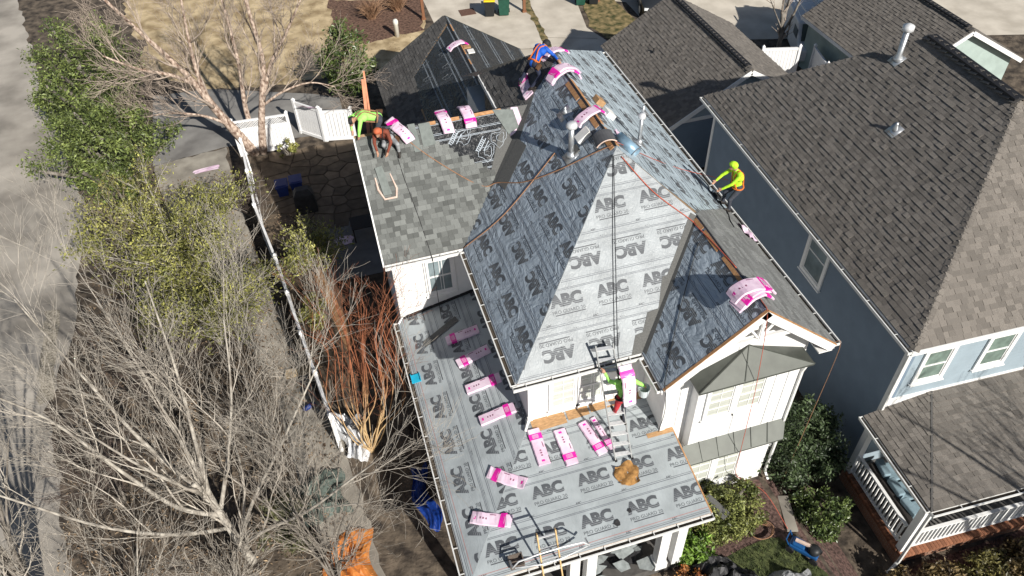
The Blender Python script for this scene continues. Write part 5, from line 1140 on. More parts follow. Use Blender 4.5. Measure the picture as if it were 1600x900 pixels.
# ================================================================ vegetation
def rdir(rg):
    while True:
        v = V((rg.uniform(-1,1),rg.uniform(-1,1),rg.uniform(-1,1)))
        if .05 < v.length < 1: return v.normalized()
def spline(P_, k=4):
    P_ = [V(p) for p in P_]; out = []
    for i in range(len(P_)-1):
        a, b, c, d = P_[max(i-1,0)], P_[i], P_[i+1], P_[min(i+2,len(P_)-1)]
        for j in range(k):
            t = j/k; out.append(.5*((2*b)+(c-a)*t+(2*a-5*b+4*c-d)*t*t+(3*b-a-3*c+d)*t**3))
    return out+[P_[-1]]
def walk(p, d, L, n, rg, wob, up):
    pts = [V(p)]; d = V(d).normalized(); st = L/n
    for i in range(n):
        d = (d+rdir(rg)*wob+V((0,0,up))).normalized(); pts.append(pts[-1]+d*st)
    return pts
class Cfg:
    def __init__(s, **k): s.__dict__.update(k)
def limb(mbs, pts, r0, r1, lvl, cfg, rg, tips):
    k = len(pts); rad = [r0+(r1-r0)*(i/(k-1))**.8 for i in range(k)]
    mbs[0 if lvl < cfg.split else 1].tube(pts, rad, cfg.sides[min(lvl,len(cfg.sides)-1)], 0, lvl < 2)
    if lvl >= cfg.depth:
        tips.append(pts); return
    for i in range(int(cfg.n[lvl]*rg.uniform(.8,1.25)+.3)):
        t = cfg.t0[lvl]+(1-cfg.t0[lvl])*((i+rg.random())/cfg.n[lvl]); t = min(t,.995); x = t*(k-1); j = min(int(x),k-2)
        p = pts[j].lerp(pts[j+1], x-j); d = (pts[j+1]-pts[j]).normalized(); o = (rdir(rg)); o = (o-d*o.dot(d)).normalized(); o = (o+V((0,0,cfg.lift))).normalized()
        a = math.radians(rg.uniform(*cfg.ang)); r = max(cfg.rmin, rad[j]*rg.uniform(.38,.6)); L = cfg.L[lvl]*rg.uniform(.6,1.25)*(1.15-.55*t)
        limb(mbs, walk(p, d*math.cos(a)+o*math.sin(a), L, cfg.seg[lvl], rg, cfg.wob, cfg.up), r, max(cfg.rmin*.7, r*.3), lvl+1, cfg, rg, tips)
def leaf(mb, p, s, rg, flat=.5, mi=0):
    n = (rdir(rg)+V((0,0,flat))).normalized(); a = n.orthogonal().normalized(); a = Matrix.Rotation(rg.uniform(0,6.28),3,n)@a; b = n.cross(a); o = len(mb.v)
    mb.v += [tuple(p-a*s), tuple(p+b*s*.42+n*s*.12), tuple(p+a*s), tuple(p-b*s*.42+n*s*.12)]; mb.f.append((o,o+1,o+2,o+3)); mb.m.append(mi)
def foliage(name, c, m2=None, rough=.5):
    m = M(name, c, rough, .3, 2, rnd=.6, c2=m2, spec=.5); b = bsdf(m); b.inputs['Transmission Weight'].default_value = 0
    return m
def barkm(name, c, c2, scale=7, st=(1,1,.5)): return M(name, c, .85, .2, scale, bump=.6, bscale=25, c2=c2, stretch=st)
def tree(name, label, base, guides, cfg, seed, bark, twig, leaves=None, group=None, cat='tree'):
    """guides: [(polyline, r0, r1)]; trunk and main limbs one part, finer branches another, leaves a third"""
    rg = random.Random(seed); T_ = thing(name, label, cat, base, group); mbs = [MB(), MB()]; tips = []
    for pts, r0, r1 in guides: limb(mbs, spline(pts), r0, r1, 0, cfg, rg, tips)
    build('trunk', mbs[0], bark, T_, True)
    if mbs[1].f: build('branches', mbs[1], twig, T_, True)
    if leaves:
        mat, per, size, spread = leaves; mb = MB()
        for t in tips:
            for _ in range(per): q = t[rg.randrange(1,len(t))]+rdir(rg)*rg.random()*spread; leaf(mb, q, size*rg.uniform(.6,1.3), rg)
        if mb.f: build('crown', mb, mat, T_)
    return T_
def clump_shrub(name, label, base, c, rad, n, size, mat, seed, trunk=True, group=None, cat='shrub', clumps=70, holes=.25, stemmat=None, cr=.34, nstem=7):
    """leafy mass: leaf faces gathered in clumps over an uneven ellipsoid, on forked stems"""
    rg = random.Random(seed); S_ = thing(name, label, cat, base, group); c = V(c); rad = V(rad); mb = MB(); sm = MB(); cs = []
    for i in range(clumps):
        d = rdir(rg); d.z = d.z*.9+.12; f = rg.uniform(.72,1.06) if rg.random() > .3 else rg.uniform(.3,.75)
        f *= 1+.14*math.sin(d.x*5+seed)*math.sin(d.y*4+seed*2); cs.append(c+V((d.x*rad.x,d.y*rad.y,d.z*rad.z))*f)
    m = max(1, int(n*(1-holes)/clumps)); r = min(rad)*cr
    for q in cs:
        s = rg.uniform(.75,1.3); k_n = int(m*rg.uniform(.5,1.5))
        for _ in range(k_n):
            p = q+rdir(rg)*r*s*rg.random()**.6
            if p.z > base[2]+.03: leaf(mb, p, size*rg.uniform(.45,1.7), rg, .6)
    for i in range(nstem if trunk else 0):
        q = cs[rg.randrange(len(cs))]; b = V(base)+V((rg.uniform(-.12,.12),rg.uniform(-.12,.12),0)); mdl = b.lerp(q,.5)+rdir(rg)*.12*rad.x
        sm.tube(spline([b,mdl,q],4), [.06*rad.x*(1-.075*i_)+.008 for i_ in range(9)], 6)
    if sm.f: build('stem', sm, stemmat or brk_grey, S_, True)
    build('crown', mb, mat, S_); return S_
brk_grey = barkm('bark_grey', (.14,.12,.10), (.26,.235,.205)); brk_birch = barkm('bark_peeling', (.20,.125,.09), (.62,.50,.41), 5, (2,2,1.2)); twg_birch = M('twig_birch', (.42,.345,.285), .8, .2, 6)
brk_pale = barkm('bark_pale', (.26,.23,.195), (.50,.465,.405), 6); twg_pale = M('twig_pale', (.43,.39,.335), .8, .18, 4, rnd=.2); brk_crape = barkm('bark_crape', (.44,.30,.15), (.62,.46,.27), 6); twg_red = M('twig_red', (.25,.085,.045), .75, .3, 3, rnd=.3, c2=(.38,.155,.08))
twg_dark = M('twig_dark', (.13,.10,.085), .85, .25, 5, rnd=.3)
lf_hedge = foliage('leaf_hedge', (.065,.10,.024), (.18,.22,.06)); lf_olive = foliage('leaf_olive', (.15,.165,.035), (.33,.32,.09)); lf_dark = foliage('leaf_dark', (.030,.052,.022), (.085,.125,.05)); lf_gloss = foliage('leaf_gloss', (.05,.085,.025), (.13,.17,.05), .35); lf_brown = foliage('leaf_brown', (.10,.065,.03), (.21,.15,.06)); lf_lime = foliage('leaf_lime', (.10,.19,.02), (.20,.33,.05)); lf_red = foliage('leaf_red', (.35,.07,.03), (.42,.22,.06)); lf_yel = foliage('leaf_yellow', (.20,.20,.04), (.30,.28,.07))

# tall peeling-bark tree by the parking pad
cfgA = Cfg(depth=3, split=1, sides=(9,6,4,3), n=(7,7,7), t0=(.3,.2,.15), L=(2.6,1.3,.7), seg=(6,5,3), ang=(22,55), wob=.16, up=.06, lift=.25, rmin=.007)
tree('bare_tree', 'leafless multi-trunk tree with pinkish peeling bark beside the parking pad', (-6.2,21.0,0), [
    ([(-6.35,21.0,0),(-7.0,20.95,1.6),(-7.5,20.9,2.9),(-8.0,20.8,4.4),(-8.9,20.6,6.2),(-9.9,20.4,8.2)], .27, .055),
    ([(-7.3,20.95,2.4),(-7.6,20.8,3.7),(-7.5,20.6,5.6),(-7.2,20.4,7.8)], .15, .04),
    ([(-7.85,20.9,3.9),(-8.6,20.5,4.7),(-9.6,20.2,5.3),(-10.6,19.9,6.2)], .11, .03),
    ([(-6.0,20.95,0),(-5.7,20.9,1.5),(-5.3,20.9,3.0),(-4.9,20.9,4.6),(-4.9,20.7,7.2),(-4.6,20.5,9)], .20, .05),
    ([(-5.4,20.9,2.6),(-4.6,20.8,4.3),(-3.7,20.6,5.6),(-2.8,20.4,7.0)], .13, .03),
    ([(-6.15,21.1,0),(-6.2,21.2,2.2),(-5.9,21.1,4.6),(-5.8,21.0,8)], .16, .04),
    ([(-6.9,20.9,1.6),(-7.8,20.6,2.5),(-9.0,20.3,3.1),(-10.2,20.2,3.2)], .08, .02),
    ([(-5.4,20.9,2.4),(-4.4,20.7,3.0),(-3.2,20.5,3.3),(-2.2,20.3,3.0)], .07, .02)], cfgA, 12, brk_birch, twg_birch)
# evergreen hedge trees along the alley
clump_shrub('hedge_tree', 'farthest leafy green tree along the alley, its crown over the road edge', (-13.0,26.2,0), (-13.0,25.6,2.6), (2.5,3.2,2.4), 23000, .06, lf_hedge, 21, cat='tree', clumps=120, cr=.24, group='hedge trees along the alley', nstem=22)
clump_shrub('hedge_tree', 'denser leafy green tree along the alley in front of the farthest one', (-11.6,20.0,0), (-11.8,19.6,2.4), (2.4,3.0,2.3), 23000, .06, lf_hedge, 22, cat='tree', clumps=115, cr=.24, group='hedge trees along the alley', nstem=20)
cfgS = Cfg(depth=2, split=1, sides=(5,3,3), n=(9,7), t0=(.25,.15), L=(1.1,.55), seg=(5,3), ang=(20,55), wob=.2, up=.03, lift=.3, rmin=.006)
def fan(base, n, h, spread, rg, r=.05, lean=(0,0)):
    out = []
    for i in range(n):
        a = 6.283*i/n+rg.uniform(-.3,.3); s = spread*rg.uniform(.45,1.1); b = V(base); t = b+V((math.cos(a)*s+lean[0],math.sin(a)*s+lean[1],h*rg.uniform(.75,1.1)))
        m = b.lerp(t,.45)+V((-math.cos(a)*s*.12,-math.sin(a)*s*.12,h*.08)); out.append(([tuple(b+V((rg.uniform(-.08,.08),rg.uniform(-.08,.08),0))),tuple(m),tuple(t)], r*rg.uniform(.7,1.2), .012))
    return out
rg = random.Random(77)
cfgO = Cfg(depth=2, split=1, sides=(6,4,3), n=(11,9), t0=(.2,.15), L=(1.5,.75), seg=(5,3), ang=(22,60), wob=.22, up=.02, lift=.3, rmin=.007)
tree('olive_tree', 'half-leafy olive-green tree with pale twigs between alley and fence', (-9.0,12.2,0), fan((-9.0,12.2,0),15,3.6,2.5,rg,.07), cfgO, 31, brk_pale, twg_pale, (lf_olive,11,.058,.3))
tree('olive_tree', 'second half-leafy olive tree nearer the big bare tree', (-8.2,9.3,0), fan((-8.2,9.3,0),11,2.8,1.7,rg,.06), cfgO, 32, brk_pale, twg_pale, (lf_olive,10,.058,.3))
tree('twiggy_shrub', 'grey twiggy shrub at the alley edge below the hedge trees', (-11.0,15.2,0), fan((-11.0,15.2,0),11,2.5,1.5,rg,.04), cfgS, 33, brk_grey, M('twig_buff', (.34,.29,.2), .85, .2, 5, rnd=.3), (lf_yel,2,.06,.2), cat='shrub')
tree('fence_shrub', 'airy green shrub growing against the yard side of the long fence', (-4.55,11.8,0), fan((-4.55,11.8,0),10,1.5,.8,rg,.03), cfgS, 34, brk_pale, twg_pale, (lf_olive,6,.065,.2), cat='shrub')
clump_shrub('low_shrub', 'small green shrub at the yard side foot of the fence', (-4.9,9.4,0), (-4.8,9.3,.55), (.55,.8,.5), 1500, .05, lf_olive, 35, clumps=22)
clump_shrub('low_shrub', 'small green shrub at the foot of the lattice fence panel', (-4.9,20.3,0), (-4.85,20.3,.4), (.45,.35,.4), 900, .05, lf_olive, 36, clumps=16)
# big pale bare tree, lower left
cfgB = Cfg(depth=4, split=1, sides=(8,5,4,3,3), n=(6,6,4,2), t0=(.2,.2,.2,.2), L=(2.7,1.7,1.0,.65), seg=(6,5,4,3), ang=(18,44), wob=.15, up=.06, lift=.2, rmin=.0045)
tree('bare_tree', 'big pale leafless tree spreading over the lower left corner', (-7.6,.7,0), [
    ([(-7.6,.7,0),(-7.8,1.0,.9),(-8.0,1.4,1.8),(-8.3,1.6,3.0)], .13, .09),
    ([(-8.0,1.4,1.6),(-8.9,1.5,2.3),(-9.6,1.6,4.2),(-10.3,1.7,6.5),(-11.3,1.8,8)], .08, .016),
    ([(-8.0,1.4,1.8),(-8.2,2.0,3.6),(-8.4,2.6,5.6),(-8.7,3.2,8.4)], .08, .016), ([(-8.1,1.5,2.2),(-7.9,2.1,4.2),(-7.7,2.6,6.2),(-7.6,3.2,8.6)], .075, .016),
    ([(-7.75,.95,.8),(-7.0,1.2,2.2),(-6.0,1.5,3.6),(-4.9,1.9,5.2),(-4.4,2.2,5.8)], .065, .014), ([(-7.7,.9,.7),(-6.8,.4,1.9),(-5.6,-.1,3.0),(-4.3,-.4,4.3),(-3.4,-.6,5.2)], .068, .015),
    ([(-8.0,1.4,1.7),(-7.3,1.9,3.4),(-6.7,2.4,5.2),(-6.3,2.9,7.2)], .068, .015), ([(-8.2,1.5,2.6),(-9.2,2.4,4.4),(-9.9,3.2,6.2),(-10.6,4.0,8.2)], .068, .015),
    ([(-7.9,1.2,1.2),(-9.0,.9,2.0),(-10.2,.7,3.4),(-11.2,.6,5.2),(-12,.6,6.6)], .068, .015), ([(-8.2,1.5,2.6),(-8.9,1.2,4.6),(-9.5,1.0,6.8)], .062, .015)], cfgB, 41, brk_pale, twg_pale)
cfgC = Cfg(depth=3, split=1, sides=(6,4,3,3), n=(6,5,3), t0=(.2,.2,.2), L=(1.9,1.15,.7), seg=(5,4,3), ang=(18,46), wob=.16, up=.04, lift=.2, rmin=.0048)
tree('bare_tree', 'smaller grey leafless tree right of the big pale one, below the red-stemmed tree', (-5.4,-.9,0), fan((-5.4,-.9,0),8,4.6,2.2,rg,.05,(.3,.8)), cfgC, 42, brk_grey, M('twig_grey', (.36,.32,.27), .85, .2, 4, rnd=.25))
tree('bare_tree', 'slender leafless tree between the big pale tree and the garden path', (-6.7,2.6,0), fan((-6.7,2.6,0),7,4.8,1.7,rg,.05,(.2,.6)), cfgC, 144, brk_grey, twg_pale)
tree('bare_tree', 'leafless tree in the bottom left corner beside the alley', (-10.2,-1.4,0), fan((-10.2,-1.4,0),6,4.0,1.6,rg,.05,(.3,.9)), cfgC, 145, brk_pale, twg_pale)
tree('bare_tree', 'leafless tree at the lower left edge leaning over the alley', (-13.0,.8,0), fan((-13.0,.8,0),9,6.6,2.4,rg,.085,(-.2,.6)), cfgC, 43, brk_grey, twg_pale)
tree('twiggy_shrub', 'dark twiggy thicket between the olive trees and the big bare tree', (-9.7,6.8,0), fan((-9.7,6.8,0),10,2.8,1.7,rg,.04), cfgS, 44, brk_grey, twg_dark, cat='shrub')
tree('twiggy_shrub', 'dark twiggy thicket along the alley beside the big bare tree', (-11.2,3.8,0), fan((-11.2,3.8,0),10,2.6,1.7,rg,.04), cfgS, 45, brk_grey, twg_dark, cat='shrub')
tree('twiggy_shrub', 'low grey twigs beside the garden path near the fence end', (-6.9,5.2,0), fan((-6.9,5.2,0),9,2.3,1.2,rg,.035), cfgS, 46, brk_grey, M('twig_buff2', (.30,.24,.18), .85, .2, 5, rnd=.3), cat='shrub')
tree('twiggy_shrub', 'dark twigs growing up along the alley side of the long fence', (-6.6,15.8,0), fan((-6.6,15.8,0),8,1.8,.8,rg,.03), cfgS, 47, brk_grey, twg_dark, cat='shrub')
tree('twiggy_shrub', 'buff twiggy thicket around the foot of the big pale tree', (-7.9,-.3,0), fan((-7.9,-.3,0),11,2.2,1.4,rg,.03), cfgS, 146, brk_grey, twg_pale, cat='shrub')
clump_shrub('low_shrub', 'dull green shrub under the big bare tree', (-6.6,.9,0), (-6.5,1.1,.7), (.8,1.0,.7), 2200, .05, foliage('leaf_dull', (.06,.065,.03), (.12,.12,.055)), 48, clumps=30)
# red-stemmed tree by the porch
rgc = random.Random(9); cg = []
for i in range(22):
    a = rgc.uniform(-1.0,1.0); tx = -3.45+a*1.6; ty = 4.1+rgc.uniform(-.6,1.0); tz = 6.2-abs(a)*1.0+rgc.uniform(-.7,.4)
    cg.append(([(-3.84+rgc.uniform(-.05,.05),3.28+rgc.uniform(-.05,.05),0),(-3.84+a*.45+rgc.uniform(-.2,.2),3.4+rgc.uniform(-.25,.25),rgc.uniform(.7,1.2)),(-3.6+a*1.0+rgc.uniform(-.28,.28),3.6+rgc.uniform(-.4,.4),2.3),((tx*1.3-3.6)/2.3,(ty+3.7)/2,4.4),(tx,ty,tz)], .032*rgc.uniform(.6,1.15), .006))
cfgR = Cfg(depth=3, split=1, sides=(6,4,3,3), n=(7,3,2), t0=(.34,.25,.3), L=(1.5,.8,.4), seg=(6,4,3), ang=(14,46), wob=.17, up=.06, lift=.2, rmin=.0042)
cfgR.n = (5,3,2)
tree('crape_tree', 'leafless tree with tan forked base and upright orange-red stems beside the porch', (-3.84,3.28,0), cg, cfgR, 51, M('bark_crape_red', (.50,.34,.17), .8, .2, 3), twg_red)
# make the upper part of those stems redden with height
mc = MATS['bark_crape_red']; n_ = mc.node_tree.nodes; l_ = mc.node_tree.links; tc = n_.new('ShaderNodeTexCoord'); sx = n_.new('ShaderNodeSeparateXYZ'); l_.new(tc.outputs['Object'], sx.inputs[0]); mr = n_.new('ShaderNodeMapRange'); mr.inputs[1].default_value = 1.2; mr.inputs[2].default_value = 3.4; l_.new(sx.outputs['Z'], mr.inputs[0]); mx = n_.new('ShaderNodeMix'); mx.data_type = 'RGBA'; l_.new(mr.outputs[0], mx.inputs[0]); mx.inputs[6].default_value = (.54,.38,.20,1); mx.inputs[7].default_value = (.34,.125,.06,1); l_.new(mx.outputs[2], bsdf(mc).inputs['Base Color'])
# shrubs near the garage, neighbours and front
clump_shrub('evergreen_shrub', 'dark glossy evergreen tree left of the garage roof', (-1.3,24.2,0), (-1.3,24.2,1.9), (1.25,1.3,1.9), 9000, .075, lf_gloss, 61, clumps=80, cat='tree')
clump_shrub('evergreen_shrub', 'large round dark evergreen shrub between the two houses', (8.35,-1.0,hgt(8.35,-1)), (8.3,-.85,.55), (1.12,1.15,1.5), 26000, .05, lf_dark, 62, clumps=230, cr=.28, holes=.1)
clump_shrub('evergreen_shrub', 'smaller round evergreen shrub in front of the large dark one', (8.15,-2.75,hgt(8.15,-2.75)), (8.15,-2.75,-.05), (.72,.72,.68), 9000, .045, lf_gloss, 63, clumps=60, cr=.32)
clump_shrub('clipped_shrub', 'low clipped green shrub bed below the bay window', (5.1,-2.0,0), (5.2,-2.0,.42), (1.32,.9,.62), 20000, .042, foliage('leaf_azalea', (.11,.14,.03), (.25,.265,.08)), 64, clumps=150, cr=.32)
clump_shrub('clipped_shrub', 'bright green shrub at the porch corner beside the column', (4.0,-2.75,0), (3.95,-2.75,.35), (.62,.5,.5), 3500, .055, lf_lime, 65, clumps=50, cr=.35)
clump_shrub('flowering_plant', 'small plant with orange-red leaves at the foot of the porch column', (3.55,-3.55,0), (3.55,-3.55,.25), (.45,.38,.3), 1400, .045, lf_red, 66, clumps=30, cr=.4)
for i, (x, y, r, lab) in enumerate(((9.2,-5.3,.6,'leftmost brownish shrub below the neighbour porch'),(10.3,-5.45,.75,'brownish shrub second from left below the neighbour porch'),(11.6,-5.5,.8,'brownish shrub third from left below the neighbour porch'),(12.9,-5.5,.75,'brownish shrub in the lower right corner'))):
    clump_shrub('foundation_shrub', lab, (x,y,-.85), (x,y,-.55), (r,.62,.5), 4200, .055, lf_brown if i != 2 else foliage('leaf_mixed', (.09,.08,.025), (.18,.16,.05)), 70+i, clumps=60, group='shrubs below the neighbour porch', cr=.4)
tree('bare_tree', 'thin dark leafless tree between the white gates at the top right', (20.3,20.8,0), [([(20.3,20.8,0),(20.35,20.8,1.2),(20.2,20.9,2.5)], .13, .1), ([(20.3,20.85,1.4),(20.1,20.9,3.2),(19.9,20.9,6.5)], .08, .03), ([(20.3,20.8,1.2),(20.9,20.7,3.0),(21.2,20.7,6.5)], .08, .03), ([(20.25,20.85,1.8),(20.5,20.9,4),(20.5,20.9,7)], .07, .03), ([(20.3,20.8,1.6),(19.3,20.7,3.2),(18.6,20.7,4.5)], .04, .015)], Cfg(depth=2, split=1, sides=(7,4,3), n=(5,4), t0=(.3,.2), L=(1.2,.6), seg=(5,3), ang=(20,50), wob=.18, up=.05, lift=.2, rmin=.008), 81, brk_grey, twg_birch)
tree('bare_tree', 'tall bare street tree in front of the neighbour porch', (15.6,-11.5,-.85), fan((15.6,-11.5,-.85),9,9.0,3.0,rg,.2,(-.6,.8)), Cfg(depth=2, split=1, sides=(6,4,3), n=(8,7), t0=(.25,.2), L=(2.4,1.1), seg=(5,4), ang=(20,45), wob=.14, up=.06, lift=.2, rmin=.010), 82, brk_grey, twg_birch)
for i, (x, y, lab) in enumerate(((1.0,32.8,'dry brown ornamental grass clump in the planting bed, left one'),(2.6,33.3,'dry brown ornamental grass clump in the planting bed, right one'))):
    g_ = thing('dry_grass', lab, 'plant', (x,y,0), 'dry grass clumps'); mb = MB(); r3 = random.Random(90+i)
    for k in range(260):
        a = r3.uniform(0,6.28); s = r3.uniform(.3,1.0); b = V((x+r3.uniform(-.2,.2),y+r3.uniform(-.2,.2),0)); t = b+V((math.cos(a)*s,math.sin(a)*s,r3.uniform(.5,1.2))); mb.tube([b,b.lerp(t,.6)+V((0,0,.15)),t], [.012,.009,.004], 3)
    build('blades', mb, M('grass_dry', (.33,.20,.12), .9, .25, 3, rnd=.3), g_)
# fallen leaves and ground litter
mb = MB(); r4 = random.Random(5)
for i in range(9000):
    x, y = r4.uniform(-12.9,-4.9), r4.uniform(-2,20)
    if y > 16 and x > -7.2: continue
    leaf(mb, V((x,y,.02+r4.uniform(0,.05))), r4.uniform(.03,.07), r4, 2.5)
for i in range(2500): leaf(mb, V((r4.uniform(3.6,8.2),r4.uniform(-5.5,-1.3),.03)), r4.uniform(.02,.05), r4, 2.5) if False else None
for i in range(1500): leaf(mb, V((r4.uniform(-10,3.2),r4.uniform(27,38),.015)), r4.uniform(.03,.06), r4, 3)
o = build('fallen_leaves', mb, foliage('leaf_fallen', (.16,.10,.06), (.34,.25,.16), .8)); o['kind'] = 'stuff'; o['label'] = 'brown fallen leaves scattered over the ground'
mb = MB()
for i in range(5500):
    while True:
        x, y = r4.uniform(2.2,7.3), r4.uniform(-7,-3.0)
        if y < -3.0-(.6 if x < 5 else 0)*.5 and y > -8 and (x < 6.5 or y < -3.1-(x-6.5)*1.7): break
    a = r4.uniform(0,6.28); b = V((x,y,hgt(x,y)+.01)); h = r4.uniform(.05,.11); d = V((math.cos(a),math.sin(a),0))*.012; o_ = len(mb.v); mb.v += [tuple(b-d),tuple(b+d),tuple(b+V((r4.uniform(-.04,.04),r4.uniform(-.04,.04),h)))]; mb.f.append((o_,o_+1,o_+2)); mb.m.append(0)
o = build('lawn_grass', mb, foliage('grass_blade', (.055,.08,.025), (.12,.155,.05))); o['kind'] = 'stuff'; o['label'] = 'short green grass of the front lawn'
# ================================================================ roofers
skin = M('skin', (.42,.23,.15), .6, .08, 8); denim = M('trousers_dark', (.045,.05,.065), .85, .2, 14); boot = M('boot', (.03,.025,.022), .7, .2, 14)
lime = M('hivis_lime', (.46,.80,.03), .75, .14, 8, bump=.8, bscale=16); limeg = M('shirt_lime', (.36,.80,.16), .75, .1, 6, bump=.3, bscale=25); rustj = M('jacket_rust', (.20,.05,.028), .8, .25, 8, bump=.3, bscale=25); bluej = M('jacket_blue', (.01,.10,.52), .7, .15, 6, bump=.4, bscale=22); capk = M('cap_black', (.02,.02,.022), .7, .2); greyp = M('trousers_grey', (.30,.31,.32), .85, .15, 10); harn = M('harness_orange', (.65,.16,.03), .6, .15); redp = M('trousers_red', (.45,.03,.04), .8, .15)
hairm = M('hair_dark', (.02,.014,.01), .6, .3, 60)
def person(label, J, top, legs, shoes, headmat, vox=.014, right_leg=None):
    """one continuous body from joints: tapered limbs fused into a single surface, coloured by region"""
    g = lambda k: V(J[k]); pv, ch, nk, hd = g('pelvis'), g('chest'), g('neck'), g('head'); face = V(J['face']).normalized()
    side = (g('shR')-g('shL')).normalized(); T_ = thing('person', label, 'person', V((pv.x,pv.y,min(g('ankL').z,g('ankR').z))), 'roofers at work')
    caps = []; A = lambda a, b, r0, r1, m: caps.append((V(a),V(b),r0,r1,m))
    A(pv-side*.07, pv+side*.07, .125,.125,1); A(pv, pv.lerp(ch,.5), .13,.125,0); A(pv.lerp(ch,.5), ch, .125,.15,0); A(ch-side*.09, ch+side*.09, .125,.125,0)
    A(g('shL').lerp(nk,.2), g('shR').lerp(nk,.2), .075,.075,0); A(ch, nk, .10,.06,0); A(nk, hd, .055,.058,3)
    A(hd-face*.015, hd+V((0,0,.035)), .095,.098,3); A(hd+face*.03, hd+face*.04+V((0,0,-.055)), .07,.055,3); A(hd+face*.10+V((0,0,-.0)), hd+face*.115+V((0,0,-.02)), .014,.018,3)
    for s in (-1,1): A(hd+side*s*.095, hd+side*s*.1+V((0,0,.02)), .016,.02,3)
    for k, s in (('L',-1),('R',1)):
        sh, el, ha = g('sh'+k), g('el'+k), g('ha'+k); lm = 1 if (k == 'L' or right_leg is None) else 5
        A(sh, el, .066,.05,0); A(el, ha, .05,.034,0); f = (ha-el).normalized(); pn = f.orthogonal().normalized(); tw = f.cross(pn)
        A(ha, ha+f*.075, .034,.036,2)
        for i, (o_, L_) in enumerate(((-.03,.07),(-.01,.08),(.011,.075),(.031,.06))):
            b = ha+f*.085+pn*o_; m = b+f*L_*.5+tw*.008; A(b, m, .0105,.0098,2); A(m, m+f*L_*.35+tw*.028, .0098,.0085,2)
        A(ha+f*.02+pn*-.03, ha+f*.055+pn*-.062+tw*.02, .0125,.0105,2); A(ha+f*.055+pn*-.062+tw*.02, ha+f*.085+pn*-.066+tw*.035, .0105,.009,2)
        hp, kn, an, to = g('hip'+k), g('kn'+k), g('ank'+k), g('toe'+k)
        A(hp, kn, .092,.064,lm); A(kn, an, .062,.045,lm); A(an, an.lerp(to,.3), .05,.05,4); A(an.lerp(to,.1)-V((0,0,.03)), to, .046,.036,4); A(an-V((0,0,.02)), an-(to-an).normalized()*.05-V((0,0,.03)), .045,.04,4)
    mb = MB()
    for a, b, r0, r1, m in caps: mb.capsule(a, b, r0, r1, 12)
    o = bpy.data.objects.new('tmp', mb.mesh('tmp', [])); col.objects.link(o); md = o.modifiers.new('r','REMESH'); md.mode = 'VOXEL'; md.voxel_size = vox; sm = o.modifiers.new('s','SMOOTH'); sm.iterations = 3; sm.factor = .5
    dg = bpy.context.evaluated_depsgraph_get(); me = bpy.data.meshes.new_from_object(o.evaluated_get(dg)); me.name = 'body'; bpy.data.objects.remove(o)
    for m in (top, legs, skin, skin, shoes, right_leg or legs): me.materials.append(m)
    idx = []; belt = pv.lerp(ch,.12)
    for p in me.polygons:
        c = p.center; best = 9; bi = 0
        for a, b, r0, r1, m in caps:
            ab = b-a; t = max(0,min(1,(c-a).dot(ab)/max(ab.length_squared,1e-9))); d = (c-a-ab*t).length-(r0+(r1-r0)*t)
            if d < best: best, bi = d, m
        idx.append(bi)
    me.polygons.foreach_set('material_index', idx); me.polygons.foreach_set('use_smooth', [True]*len(idx)); body = link('body', me, T_)
    up = V((0,0,1)); up = (up-face*up.dot(face)).normalized() if abs(face.z) < .95 else V((0,1,0))
    mb = MB()                                      # hood, cap or hair: an open-faced shell over the skull
    kk, nn = 9, 16
    for i in range(kk):
        th = math.pi*.5*i/(kk-1)*1.28
        for j in range(nn):
            ph = 6.28318*j/nn; d = up*math.cos(th)+(face*math.cos(ph)+side*math.sin(ph))*math.sin(th); fr = max(0,d.dot(face)); r = .125 if fr < .55 or th < .9 else .096
            mb.v.append(tuple(hd+V((0,0,.02))+d*r))
    for i in range(kk-1):
        for j in range(nn): mb.f.append((i*nn+j,(i+1)*nn+j,(i+1)*nn+(j+1)%nn,i*nn+(j+1)%nn))
    mb.m = [0]*len(mb.f); build('headwear', mb, headmat, T_, True)
    for s in (-1,1):
        mb = MB(); mb.capsule(hd+face*.098+side*s*.032+up*.012, hd+face*.099+side*s*.033+up*.012, .009,.009,8); build('eye', mb, black, T_)
    mb = MB(); mb.capsule(hd+face*.098-side*.02-up*.058, hd+face*.098+side*.02-up*.058, .006,.006,6); build('mouth', mb, M('lips', (.30,.10,.09), .6, .05), T_)
    return T_, body
def harness(T_, J, mat, belt=True):
    g = lambda k: V(J[k]); pv, ch, nk = g('pelvis'), g('chest'), g('neck'); side = (g('shR')-g('shL')).normalized(); ax = (nk-pv).normalized(); fw = side.cross(ax)
    for s in (-1,1):
        for f in (-1,1):
            mb = MB(); mb.tube(spline([pv+side*s*.12+fw*f*.10, ch+side*s*.05+fw*f*.155, g('shR' if s > 0 else 'shL').lerp(nk,.35)+ax*.085]), .018, 5); build('harness_strap', mb, mat, T_)
    if belt:
        mb = MB(); c = pv.lerp(ch,.1); mb.tube([c+(side*math.cos(6.283*i/16)*.205+fw*math.sin(6.283*i/16)*.145) for i in range(17)], .024, 6); build('tool_belt', mb, mat, T_)
        mb = MB(); mb.box(c+side*.23-ax*.1, (.07,.14,.2), (side,fw,ax)); build('tool_pouch', mb, M('leather', (.10,.05,.025), .7, .2), T_)
def D(**k): return k
